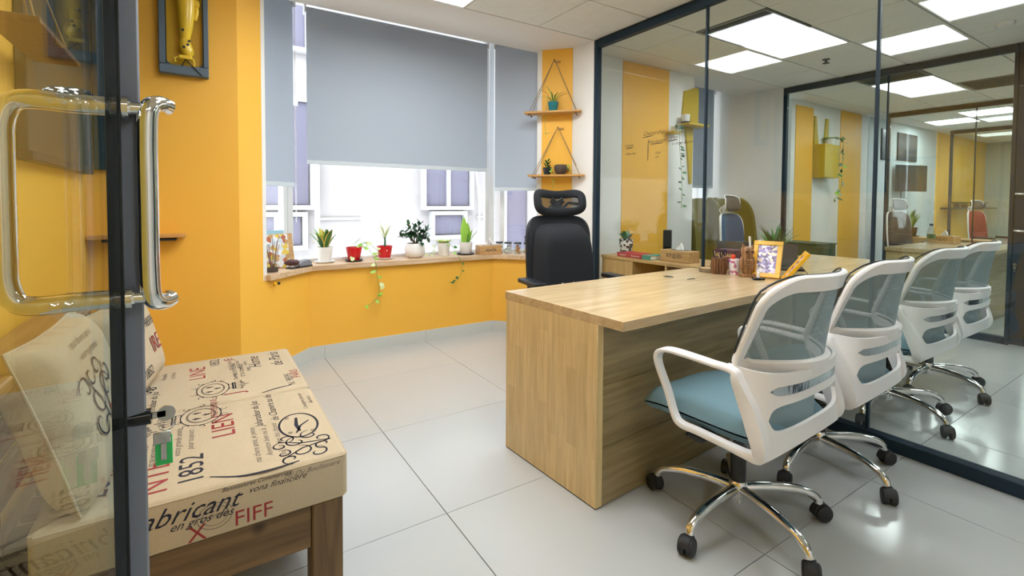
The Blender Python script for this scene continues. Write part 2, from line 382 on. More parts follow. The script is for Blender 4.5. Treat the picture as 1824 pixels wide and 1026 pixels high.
# ceiling
ce = struct('ceiling', MB().box(XL-.2, XE, YB, 3.62, ZC+.02, ZC+.1), 'grid')
cm = MB().box(-.3165, .3165, -.289, .289, 0, .018, .002).mesh('ceiling_tile', M_['tile_c'])
CX, CY = .64, .5875
lit = {}
def cellc(x0, i, j): return x0+CX*(i+.5), 3.087-CY*(j+.5)
def ceil_room(x0, nx, skip, xmin, xmax):
    for i in range(nx):
        for j in range(9):
            x, y = cellc(x0, i, j)
            if (i, j) in skip: continue
            if x-.3165 < xmin or x+.3165 > xmax:
                a, b = max(x-.3165, xmin), min(x+.3165, xmax)
                if b-a < .03: continue
                MB().box(a, b, y-.289, y+.289, ZC, ZC+.018, .002).obj('ceiling_tile', 'tile_c', ce)
            else:
                o = bpy.data.objects.new('ceiling_tile', cm); COL.objects.link(o); o.location = (x, y, ZC); o.parent = ce
R1, R2, R3, R4 = -.98, 2.695, 5.86, 8.78
L1 = [(3, 0), (4, 1), (2, 2), (3, 3), (2, 7)]  # last cell is an unseen panel added behind the camera for light
L2 = [(2, 1), (1, 4), (3, 6)]
L3 = [(1, 1), (2, 4), (3, 7)]
L4 = [(1, 1), (2, 0), (3, 2), (1, 4), (3, 5)]
V2, V3, V4 = [(1, 1)], [(0, 1), (2, 2)], [(3, 3)]
ceil_room(R1, 6, L1, XL, P1-.03); ceil_room(R2, 5, L2+V2, P1+.03, P2-.03); ceil_room(R3, 5, L3+V3, P2+.03, P3-.03); ceil_room(R4, 5, L4+V4, P3+.03, P4-.03)
ceil_room(11.7, 5, [(1, 1), (3, 3)], P4+.03, XE)
struct('trim_1', MB().box(XL, XE, 3.09, 3.60, ZC, ZC+.02), 'band')
# ceiling lights
def make_light(loc, label, group):
    t = thing('ceiling_light', label, 'light', loc, 0, group)
    fr = MB()
    for a in ((-.31, .31, -.285, -.273), (-.31, .31, .273, .285), (-.31, -.298, -.273, .273), (.298, .31, -.273, .273)): fr.box(*a, -.004, .02)
    fr.obj('frame', 'lightframe', t); MB().box(-.298, .298, -.273, .273, .002, .018).obj('diffuser', 'diff', t); return t
lt0 = None
def lights(x0, cells, labels, group):
    global lt0
    for (i, j), lb in zip(cells, labels):
        x, y = cellc(x0, i, j)
        if lt0 is None: lt0 = make_light((x, y, ZC), lb, group)
        else: dup(lt0, (x, y, ZC), 0, lb, group)
lights(R1, L1, ['square lit ceiling panel against the white band, cut by the top of the photo', 'lit ceiling panel of this office nearest the glass partition, second row from the window',
  'lit ceiling panel of this office in the third row above the floor before the desk', 'lit ceiling panel above the desk visitors, mirrored in the partition', 'unseen lit ceiling panel added behind the camera to light this office'], 'ceiling panels of the near office')
lights(R2, L2, ['bright square ceiling panel beside the dark air vent in the second office', 'ceiling panel of the second office above its visitor chairs', 'ceiling panel of the second office farthest from its window'], 'ceiling panels of the second office')
lights(R3, L3, ['bright ceiling panel of the third office just behind the second partition', 'ceiling panel of the third office in its middle row', 'ceiling panel of the third office farthest from its window'], 'ceiling panels of the third office')
lights(R4, L4, ['bright far ceiling panel in the fourth office, second row', 'thin bright far ceiling panel nearest the window wall of the fourth office', 'far ceiling panel of the fourth office beside its right partition', 'far ceiling panel of the fourth office, middle', 'far ceiling panel of the fourth office, back'], 'ceiling panels of the fourth office')
lights(11.7, [(1, 1), (3, 3)], ['ceiling panel of the last office near its window wall', 'ceiling panel of the last office in the middle'], 'ceiling panels of the last office')
def vent(x0, c, label):
    x, y = cellc(x0, *c); t = thing('air_vent', label, 'vent', (x, y, ZC), 0, 'ceiling air vents')
    MB().box(-.31, .31, -.285, .285, .006, .018).obj('backing', 'vent', t)
    fr = MB()
    for a in ((-.31, .31, -.285, -.26), (-.31, .31, .26, .285), (-.31, -.285, -.26, .26), (.285, .31, -.26, .26)): fr.box(*a, -.004, .018)
    fr.obj('frame', 'ventl', t)
    for k in range(7): 
        q = -.225+.075*k; MB().add([(q-.02, -.26, -.002), (q+.012, -.26, .01), (q+.012, .26, .01), (q-.02, .26, -.002), (q-.02, -.26, .001), (q+.012, -.26, .013), (q+.012, .26, .013), (q-.02, .26, .001)],
            [(0, 3, 2, 1), (4, 5, 6, 7), (0, 1, 5, 4), (2, 3, 7, 6), (0, 4, 7, 3), (1, 2, 6, 5)]).obj('slat', 'ventl', t)
vent(R2, V2[0], 'dark slotted air vent next to the bright panel in the second office ceiling'); vent(R3, V3[0], 'slotted air vent just behind the top rail of the second partition'); vent(R3, V3[1], 'wide dark air vent on the right in the third office ceiling'); vent(R4, V4[0], 'air vent in the fourth office ceiling')
t = thing('sprinkler', 'small dark sprinkler head hanging from the second office ceiling', 'sprinkler', (4.98, 2.27, ZC))
MB().lathe([(.035, 0), (.03, -.006), (.012, -.01), (.012, -.03)], 14).obj('cup', 'vent', t); MB().lathe([(.03, -.034), (.03, -.038)], 12).obj('deflector', 'vent', t)
t = thing('smoke_detector', 'round pale smoke detector on the second office ceiling', 'detector', (5.08, 1.08, ZC))
MB().lathe([(.055, 0), (.055, -.012), (.042, -.03), (.02, -.036)], 20).obj('housing', 'lightframe', t); MB().lathe([(.046, -.018), (.046, -.022)], 20).obj('slot_ring', 'vent', t)

# walls : window bay of the near office
SZ = .68          # under the sill board
def wallseg(name, a, b, z0, z1, m, th=.08, parent=None):
    a, b = Vector((a[0], a[1], 0)), Vector((b[0], b[1], 0)); d = (b-a).normalized(); n = Vector((-d.y, d.x, 0))*th
    return struct(name, MB().prism([(a.x, a.y), (b.x, b.y), (b.x+n.x, b.y+n.y), (a.x+n.x, a.y+n.y)], z0, z1), m, parent)
A0, A1, W1, B1, B2, W2, A2, A3 = (XL, 3.34), (.193, 3.34), (.333, 3.49), (.677, 3.865), (2.278, 3.865), (2.593, 3.538), (2.78, 3.337), (2.798, 3.087)
struct('wall_left', MB().box(XL-.1, XL, YB, 3.42, 0, 2.8), 'yellow')
wallseg('wall_window_left_pier', A0, A1, 0, 2.6, 'yellow')
wallseg('wall_window_left_corner', A1, W1, 0, 2.75, 'yellow', .06)
wallseg('wall_window_left_low', W1, B1, 0, SZ, 'yellow', .24)
wallseg('wall_window_low', B1, B2, 0, SZ, 'yellow', .26)
wallseg('wall_window_right_low', B2, W2, 0, SZ, 'yellow', .24)
wallseg('wall_window_right_corner', W2, A2, 0, 2.75, 'yellow', .05)
struct('wall_window_right_pier', MB().prism([(2.782, 3.337), (2.80, 3.087), (2.90, 3.087), (2.90, 3.42), (2.84, 3.42)], 0, 2.6), 'white')
# outer line of the windows, jambs, head pocket
O1, OB1, OB2, O2 = (.143, 3.667), (.568, 4.125), (2.388, 4.125), (2.78, 3.718)
wallseg('wall_window_left_jamb', O1, (W1[0]-.01, W1[1]+.0), 0, 2.8, 'white', .05)
wallseg('wall_window_right_jamb', (W2[0]+.01, W2[1]), O2, 0, 2.8, 'white', .05)
struct('trim_2', MB().prism([(XL, 3.6), (XE, 3.6), (XE, 4.3), (XL, 4.3)], 2.8, 2.86), 'band')
struct('trim_3', MB().box(XL, XE, 3.6, 3.63, ZC, 2.8), 'band')
# baseboards
def baseb(name, a, b, cuts, h=.098):
    a, b = Vector((a[0], a[1], 0)), Vector((b[0], b[1], 0)); d = (b-a).normalized(); n = Vector((d.y, -d.x, 0)); L = (b-a).length
    root = None; cs = [0]+cuts+[L]
    for i in range(len(cs)-1):
        p, q = a+d*(cs[i]+.0008), a+d*(cs[i+1]-.0008)
        mb = MB().prism([(p.x, p.y), (q.x, q.y), (q.x+n.x*.012, q.y+n.y*.012), (p.x+n.x*.012, p.y+n.y*.012)], 0, h)
        if root is None: root = struct(name, MB().prism([(a.x, a.y), (b.x, b.y), (b.x+n.x*.009, b.y+n.y*.009), (a.x+n.x*.009, a.y+n.y*.009)], 0, h-.002), 'grout')
        mb.obj('baseboard_tile', 'base', root)
baseb('baseboard_left', A0, A1, []); baseb('baseboard_left_corner', A1, B1, [.2]); baseb('baseboard_window', B1, B2, [.105, .93]); baseb('baseboard_right_corner', B2, A2, [])
baseb('baseboard_far', (2.9, 3.34), (4.47, 3.34), [.8])
# rooms beyond
struct('wall_back', MB().box(XL-.2, XE, YB-.1, YB, 0, 2.8), 'white')
struct('wall_far_window_pier', MB().box(2.9, 4.47, 3.34, 3.46, 0, 2.75), 'white')
struct('wall_far_stripe', MB().box(3.40, 4.06, 3.333, 3.341, .1, 2.56), 'yellow')
struct('wall_far_low', MB().box(4.47, 5.86, 3.87, 4.1, 0, .95), 'white')
struct('wall_far_jamb', MB().prism([(4.40, 3.46), (4.47, 3.46), (4.47, 4.12), (4.40, 4.12)], 0, 2.8), 'white')
struct('wall_far_side', MB().prism([(5.80, 3.10), (5.86, 3.10), (5.86, 4.1), (5.72, 4.1)], 0, 2.8), 'white')
struct('wall_third_pier', MB().box(6.46, 8.70, 3.34, 3.46, 0, 2.75), 'white')
struct('wall_third_low', MB().box(5.86, 6.46, 3.60, 3.75, 0, .62), 'white')
struct('wall_third_stripe_left', MB().box(6.56, 7.01, 3.333, 3.341, .1, 2.50), 'yellow')
struct('wall_third_stripe_right', MB().box(7.80, 8.47, 3.333, 3.341, .1, 2.56), 'yellow')
struct('wall_fourth', MB().box(8.76, 11.62, 3.34, 3.46, 0, 2.75), 'bluewall')
struct('wall_last', MB().box(11.68, XE, 3.34, 3.46, 0, 2.75), 'yellow')
struct('wall_end', MB().box(XE, XE+.1, YB, 4.2, 0, 2.8), 'bluewall')

# windows
def winframe(name, a, b, z0, z1, cuts, fw=.05, dep=.05, rails=()):
    a, b = Vector((a[0], a[1], 0)), Vector((b[0], b[1], 0)); d = (b-a).normalized(); L = (b-a).length
    m = Matrix.Translation(a) @ Matrix(((d.x, -d.y, 0, 0), (d.y, d.x, 0, 0), (0, 0, 1, 0), (0, 0, 0, 1)))
    root = struct(name, MB().box(0, L, 0, dep, z0, z0+fw, .003).box(0, L, 0, dep, z1-fw, z1, .003).box(0, fw, 0, dep, z0+fw, z1-fw, .003).box(L-fw, L, 0, dep, z0+fw, z1-fw, .003).xf(m), 'frame_w')
    xs = [fw]+[c for c in cuts]+[L-fw]
    for c in cuts: MB().box(c-.018, c+.018, .004, dep-.004, z0+fw, z1-fw, .002).xf(m).obj('mullion', 'frame_w', root)
    for rz in rails: MB().box(fw, L-fw, .004, dep-.004, rz-.02, rz+.02, .002).xf(m).obj('window_rail', 'frame_w', root)
    for i in range(len(xs)-1): MB().box(xs[i]-.005, xs[i+1]+.005, dep/2-.003, dep/2+.003, z0+fw-.01, z1-fw+.01).xf(m).obj('pane', 'winglass', root)
    return root
winframe('window_1', O1, OB1, .70, 2.8, [.31], .045)
winframe('window_2', OB1, OB2, .70, 2.8, [], .04, rails=())
winframe('window_3', OB2, O2, .70, 2.8, [.13], .045)
winframe('window_4', (4.47, 4.05), (5.74, 4.05), .95, 2.8, [.6], .05)
winframe('window_5', (5.86, 3.70), (6.46, 3.70), .62, 2.8, [], .05)

# partitions
def partition(name, x, y0, y1, joints, th=.05):
    x0, x1 = x-th/2, x+th/2; zt = ZC-.004
    root = struct(name, MB().box(x0, x1, y1-.04, y1, 0, zt, .003), 'slate')
    MB().box(x0, x1, y0, y1-.04, zt-.062, zt, .003).obj('top_rail', 'slate', root)
    MB().box(x0-.006, x1+.006, y0, y1-.04, 0, .062, .004).obj('bottom_rail', 'slate', root)
    ys = [y1-.04]+joints+[y0]
    for i in range(len(ys)-1):
        MB().box(x-.005, x+.005, ys[i+1]+.002, ys[i]-.002, .055, zt-.055).obj('glass_pane', 'glass', root)
    for j in joints: MB().box(x-.011, x+.011, j-.006, j+.006, .062, zt-.062).obj('joint_strip', 'slate', root)
    return root
partition('wall_right', P1, YB, 3.087, [2.02, 1.05, .08, -.89])
partition('wall_right_second', P2, 1.168, 3.10, [2.07])
partition('wall_right_third', P3, YB, 3.10, [2.10, 1.13, .16])
partition('wall_right_fourth', P4, YB, 3.15, [2.15, 1.2, .2])
# door and post in the second partition
dr = struct('door_2', MB().box(P2-.035, P2+.035, 1.142, 1.168, 0, ZC-.004, .004), 'slate')
MB().box(P2-.03, P2+.03, 1.05, 1.138, .012, 2.2, .003).obj('door_stile', 'slate', dr)
MB().box(P2-.03, P2+.03, .14, .19, .012, 2.2, .003).obj('door_stile', 'slate', dr)
MB().box(P2-.03, P2+.03, .19, 1.05, .012, .12, .003).obj('door_rail', 'slate', dr)
MB().box(P2-.03, P2+.03, .19, 1.05, 2.12, 2.2, .003).obj('door_rail', 'slate', dr)
MB().box(P2-.005, P2+.005, .185, 1.04, .115, 2.125).obj('glass_pane', 'glass', dr)
MB().box(P2-.025, P2+.025, .14, 1.14, 2.21, ZC-.004, .003).obj('transom', 'slate', dr)
MB().box(P2-.03, P2+.03, YB, .135, 0, ZC-.004, .003).obj('side_panel', 'slate', dr)
for sx in (-1, 1):
    MB().tube(smooth([(P2+sx*.03, 1.125, 1.295), (P2+sx*.065, 1.122, 1.295), (P2+sx*.08, 1.10, 1.295), (P2+sx*.082, 1.05, 1.292), (P2+sx*.082, 1.035, 1.26), (P2+sx*.082, 1.035, 1.14), (P2+sx*.082, 1.035, 1.02), (P2+sx*.082, 1.05, .988), (P2+sx*.08, 1.10, .985), (P2+sx*.065, 1.122, .985), (P2+sx*.03, 1.125, .985)], 5), .011, 10).obj('pull_handle', 'chrome', dr)
MB().lathe([(.014, 0), (.014, .03)], 12, m=Matrix.Translation((P2-.03, 1.115, .70)) @ Matrix.Rotation(-PI/2, 4, 'Y')).obj('lock', 'chrome', dr)
k = thing('hanging_key', 'small steel key hanging from the lock of the dark far door', 'key', (P2-.058, 1.115, .70))
MB().tube([(.01*math.cos(a), 0, -.01+.01*math.sin(a)) for a in [2*PI*i/10 for i in range(10)]], .001, 5, True).obj('ring', 'chrome', k)
MB().box(-.002, .002, -.009, .009, -.035, -.018).box(-.002, .002, -.003, .003, -.065, -.035).obj('key_blade', 'steel', k)

# glass door close on the left
dh = math.radians(-4.5)   # heading of the leaf
D = struct('door_1', MB().box(-.10, -.055, .015, .055, 0, ZC), 'slate')
def dloc(x, y, z): return (x, y, z)
dm = Matrix.Translation((-.108, .95, 0)) @ Matrix.Rotation(-dh, 4, 'Z')     # local +y runs to the free edge, +x to the camera side
MB().box(-.004, .004, -.87, .012, .06, 2.42).xf(dm).obj('glass_pane', 'doorglass', D)
MB().box(-.012, .006, 0, .030, .012, 2.46).xf(dm).obj('edge_bead', 'blackgloss', D)
MB().box(-.014, .030, .031, .075, .012, 2.46, .003).xf(dm).obj('door_stile', 'slate2', D)
MB().box(-.014, .014, -.88, 0, .012, .06).xf(dm).obj('door_rail', 'slate2', D)
MB().box(-.014, .014, -.88, 0, 2.42, 2.46).xf(dm).obj('door_rail', 'slate2', D)
# handles (world coordinates)
zt, zb = 1.345, 1.045
hx = lambda x: .968-(x+.108)*.075
lp = [(-.112, hx(-.112), zt), (-.16, hx(-.16), zt), (-.205, hx(-.205), zt+.002), (-.228, hx(-.228), zt-.006), (-.238, hx(-.238), zt-.034), (-.239, hx(-.239), zt-.08), (-.239, hx(-.239), zb+.08), (-.238, hx(-.238), zb+.034), (-.228, hx(-.228), zb+.006), (-.205, hx(-.205), zb-.002), (-.16, hx(-.16), zb), (-.112, hx(-.112), zb)]
MB().tube(smooth(lp, 6), .0145, 16).obj('pull_handle', 'chrome', D, label='chrome pull handle on the far face of the glass door')
rp = [(-.046, hx(-.05)+.035, zt+.012), (-.056, hx(-.05)+.018, zt+.012), (-.068, hx(-.07), zt), (-.071, hx(-.07), zt-.05), (-.071, hx(-.07), (zt+zb)/2), (-.071, hx(-.07), zb+.05), (-.068, hx(-.07), zb), (-.056, hx(-.05)+.018, zb-.012), (-.046, hx(-.05)+.035, zb-.010)]
h2 = MB().tube(smooth(rp, 6), .014, 16).obj('pull_handle', 'chrome', D, label='chrome pull handle on the near face of the glass door')
for z in (zt, zb):
    MB().tube([(-.099, hx(-.1), z), (-.072, hx(-.072), z)], .0105, 14).obj('standoff', 'chrome', h2)
    MB().tube([(-.100, hx(-.1), z), (-.092, hx(-.092), z)], .019, 16).obj('collar', 'chrome', h2)
lk = MB().tube([(-.118, .992, .842), (-.074, .990, .842)], .013, 14).obj('lock', 'blackgloss', D)
k = thing('key_with_tag', 'steel keys with a bright green plastic tag hanging from the glass door lock', 'key', (-.066, .99, .842))
MB().box(-.008, .012, -.0015, .0015, -.006, .006, .001).obj('key_blade', 'steel', k)
MB().lathe([(.013, -.0015), (.013, .0015)], 16, m=Matrix.Translation((.012, 0, 0)) @ Matrix.Rotation(PI/2, 4, 'X')).obj('key_bow', 'steel', k)
MB().tube([(.012+.012*math.cos(a), 0, -.016+.014*math.sin(a)) for a in [2*PI*i/14 for i in range(14)]], .0009, 6, True).obj('ring', 'chrome', k)
MB().box(-.004, .020, -.0045, -.002, -.086, -.036, .001).obj('tag', 'greentag', k)
MB().box(-.006, .018, -.008, -.0055, -.048, -.028, .001).box(.004, .012, -.008, -.006, -.076, -.048).obj('hanging_key', 'steel', k)

# facade across the street
fa = struct('wall_outside', MB().box(-6, 12, 6.9, 7.1, -4, 9), 'ext')
def fwin(x0, x1, z0, z1, panes=1):
    fr = MB(); t_ = .06
    for a in ((x0-t_, x1+t_, z0-t_, z0), (x0-t_, x1+t_, z1, z1+t_), (x0-t_, x0, z0, z1), (x1, x1+t_, z0, z1)): fr.box(a[0], a[1], 6.80, 6.90, a[2], a[3])
    o = fr.obj('facade_window', 'extw', fa); wd = (x1-x0)/panes
    for i in range(panes):
        MB().box(x0+i*wd+.02, x0+(i+1)*wd-.02, 6.85, 6.87, z0+.01, z1-.01).obj('pane', 'extg', o)
        if i: MB().box(x0+i*wd-.03, x0+i*wd+.03, 6.81, 6.9, z0, z1).obj('mullion', 'extw', o)
fwin(2.85, 3.60, 1.14, 2.5, 2); fwin(2.99, 3.48, .69, 1.0); fwin(.62, 1.22, 1.15, 2.5, 2); fwin(.50, 1.12, .62, 1.0, 2); fwin(4.28, 4.72, .1, 2.3); fwin(.9, 1.5, 3.2, 4.4, 2); fwin(-.6, .1, 1.1, 2.4, 2)
fwin(9.5, 10.5, 1, 2.3, 2)
for (x0, x1, z) in ((1.35, 1.9, .95), (3.75, 4.1, .95)): MB().box(x0, x1, 6.87, 6.9, z, z+.03).obj('ledge', 'extw', fa)
tag(MB().tube(smooth([(3.68, 6.78, 2.6), (3.66, 6.78, 1.9), (3.74, 6.78, 1.3), (3.72, 6.78, .7), (3.55, 6.78, .2), (3.5, 6.88, 0)], 6), .018, 8).obj('facade_cable', 'extw'), 'white cable hanging on the building outside the window', 'cable')
tag(MB().tube([(1.29, 6.75, -1), (1.29, 6.75, 4)], .035, 10).obj('drain_pipe', 'extw'), 'pale drain pipe beside the left window of the building outside', 'pipe')

# blinds
def blind(a, b, ztop, zbot, label, chain=True):
    a, b = Vector((a[0], a[1], 0)), Vector((b[0], b[1], 0)); d = (b-a).normalized(); L = (b-a).length
    t = thing('roller_blind', label, 'blind', (a.x, a.y, zbot), math.atan2(d.y, d.x), None); H = ztop-zbot
    MB().box(0, L, -.0015, .0015, .03, H).obj('fabric', 'blind', t)
    MB().box(0, L, -.007, .007, 0, .032, .003).obj('bottom_bar', 'blindhem', t)
    MB().tube([(0, .018, H), (L, .018, H)], .022, 14).obj('roller', 'blind', t)
    for q in (-.012, L+.002): MB().box(q, q+.01, -.02, .06, H-.03, H+.12).obj('bracket', 'frame_w', t)
    if chain: MB().tube([(L-.01, -.02, H), (L-.012, -.022, -.25), (L-.006, -.022, -.27), (L, -.022, -.25), (L-.002, -.02, H)], .0015, 5).obj('chain', 'pwhite', t)
blind((.685, 3.95), (2.262, 3.95), 2.655, 1.486, 'wide pale grey roller blind over the middle window')
blind((.33, 3.70), (.592, 3.965), 2.68, 1.31, 'narrow pale grey roller blind on the left beside the yellow corner')
blind((2.335, 3.93), (2.66, 3.62), 2.66, 1.31, 'narrow pale grey roller blind on the right behind the hanging shelves')
blind((4.55, 3.92), (5.66, 3.92), 2.66, 1.40, 'grey roller blind in the second office seen through the glass', False)
blind((5.88, 3.56), (6.36, 3.56), 2.60, 1.0, 'grey roller blind in the third office beside the dark post', False)

# sill board
sp = [(.352, 3.515), (.375, 3.492), (.425, 3.545), (.690, 3.832), (2.265, 3.832), (2.555, 3.53), (2.60, 3.50), (2.62, 3.56), (2.80, 3.75), (2.40, 4.14), (.56, 4.14), (.14, 3.68), (.33, 3.50)]
sl = MB().prism(sp, SZ, .715).obj('window_sill', 'sill'); tag(sl, 'pale wooden sill board running along the bay window under the plants', 'sill')
SL = .7155

# ------------------------------------------------------------------ desk
def make_desk(loc, rz, label, mirror=False, group=None):
    t = thing('desk', label, 'desk', loc, rz, group); sx = -1 if mirror else 1
    def bx(a, b, *r): return (min(a*sx, b*sx), max(a*sx, b*sx))+r
    MB().box(*bx(0, 1.53, 0, .745, .73, .768), .0015).obj('desktop', 'desk_top', t)
    MB().box(*bx(0, .036, .128, .735, 0.004, .73), .0015).obj('side_panel', 'desk_side', t)
    MB().box(*bx(1.47, 1.506, .15, .735, 0.004, .73), .0015).obj('side_panel', 'desk_side', t)
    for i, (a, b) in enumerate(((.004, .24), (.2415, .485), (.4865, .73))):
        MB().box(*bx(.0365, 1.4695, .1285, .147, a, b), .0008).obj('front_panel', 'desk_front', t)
    MB().box(*bx(.001, .035, .130, .733, 0, .004)).obj('foot_strip', 'black', t)
    g = MB().lathe([(.03, 0), (.03, .003), (.022, .004)], 18, c=(1.05*sx, .57, .768)).obj('cable_grommet', 'steel', t)
    MB().lathe([(.02, .0), (.02, .001)], 14, c=(1.05*sx, .57, .7718)).obj('grommet_cap', 'black', g)
    return t
d1 = make_desk((1.285, 1.243, 0), math.radians(3.3), 'wooden desk with overhanging top in the near office')
make_desk((4.42, 1.345, 0), 0, 'wooden desk of the second office against the other side of the glass', True, None)
make_desk((7.42, 1.345, 0), 0, 'wooden desk of the third office seen through two glass walls', True, None)

# ------------------------------------------------------------------ visitor chair
def base_star(t, mat_leg, ang0, R=.315, zc=.125, hub='chrome'):
    MB().lathe([(.024, .075), (.030, .08), (.033, .10), (.033, .145), (.028, .155), (.026, .157)], 20).obj('hub', hub, t)
    for k in range(5):
        a = math.radians(ang0)+2*PI*k/5; c, s = math.cos(a), math.sin(a)
        prof = smooth([(.025, zc), (.10, zc+.003), (.19, zc-.001), (.255, zc-.014), (.296, zc-.036), (.308, zc-.058)], 4)
        l = MB().tube([(p[0]*c, p[0]*s, p[1]) for p in [(q[0], q[1]) for q in [(v.x, v.y) for v in [Vector((x[0], x[1], 0)) for x in prof]]]], [.0195-.005*i/len(prof) for i in range(len(prof))], 14)
        lo = l.obj('base_leg', mat_leg, t)
        ca = a+random.uniform(-.9, .9)
        m = Matrix.Translation((R*c, R*s, 0)) @ Matrix.Rotation(ca, 4, 'Z')
        w = MB()
        for sd in (-1, 1): w.lathe([(.010, -.009), (.024, -.009), (.0265, -.005), (.0265, .005), (.022, .009), (.010, .010)], 18, m=m @ Matrix.Translation((.006, sd*.0155, .0312)) @ Matrix.Rotation(-sd*PI/2, 4, 'X') @ Matrix.Scale(1.17, 4))
        co = w.obj('caster', 'rubber', t)
        hd = [(.036*math.cos(q), .036*math.sin(q)) for q in [math.radians(10+16*i) for i in range(12)]]
        h = MB().prism([(x+.002, z+.031) for x, z in hd]+[(-.032, .030), (-.012, .046)], -.014, .014, 'y').lathe([(.009, .050), (.009, .070)], 10, c=(-.008, 0, 0)); h.xf(m); h.obj('caster_hood', 'rubber', co)
def sgnp(v, p): return math.copysign(abs(v)**p, v)
def padmesh(w, d, h, z0, front=.02, n=20, sag=.012):
    """seat cushion, y forward, waterfall front"""
    b = MB(); v = []; N = n
    for top in (0, 1):
        for i in range(N+1):
            for j in range(N+1):
                u, q = -1+2*i/N, -1+2*j/N
                x = u*w/2; y = q*d/2
                # round outline
                k = max(abs(u), abs(q)); rr = (abs(u)**5+abs(q)**5)**.2
                if rr > 0: x *= k/rr; y *= k/rr
                e = (1-k**6)**.5 if k < 1 else 0
                wf = -front*max(0, (q-.35)/.65)**2
                z = z0+h*.45+wf + (h*.55*e - sag*(1-u*u)*(1-q*q)*.6 + .006*abs(u)**2 if top else -h*.45*e)
                v.append((x, y, z))
    f = []; K = (N+1)**2
    for i in range(N):
        for j in range(N):
            a, b_, c, e = i*(N+1)+j, (i+1)*(N+1)+j, (i+1)*(N+1)+j+1, i*(N+1)+j+1
            f.append((a, e, c, b_)); f.append((K+a, K+b_, K+c, K+e))
    return b.add(v, f)
def weld(mb, d=.0004):
    bm = bmesh.new(); vs = [bm.verts.new(p) for p in mb.v]; bm.verts.ensure_lookup_table()
    for q in mb.f:
        try: bm.faces.new([vs[i] for i in q])
        except ValueError: pass
    bmesh.ops.remove_doubles(bm, verts=bm.verts, dist=d); bm.verts.index_update()
    o = MB().add([q.co[:] for q in bm.verts], [[q.index for q in f.verts] for f in bm.faces]); bm.free(); return o
def shell_pt(s, z):
    th = s*PI/2; ye = -.105-.10*(.68-z)/.24; yc = -.272+.02*(.68-z)/.24
    x = .272*sgnp(math.sin(th), .8); y = ye+(yc-ye)*abs(math.cos(th))**.6
    return Vector((x, y, z))
def band(zlo, zhi, smax=1, th=.012, n=44):
    b = MB(); v = []
    for i in range(n+1):
        s = -smax+2*smax*i/n
        for z, o in ((zlo(s), 0), (zhi(s), 0), (zhi(s), 1), (zlo(s), 1)):
            p = shell_pt(s, z); q = shell_pt(max(-1, min(1, s+.01)), z)-shell_pt(max(-1, min(1, s-.01)), z)
            nrm = Vector((-q.y, q.x, 0)).normalized() if q.length else Vector((0, 1, 0))
            v.append(p+nrm*th*o)
    f = []
    for i in range(n):
        for k in range(4): q = (k+1) % 4; f.append((i*4+k, i*4+4+k, i*4+4+q, i*4+q))
    f += [(3, 2, 1, 0), (n*4, n*4+1, n*4+2, n*4+3)]
    return b.add(v, [q[::-1] for q in f])
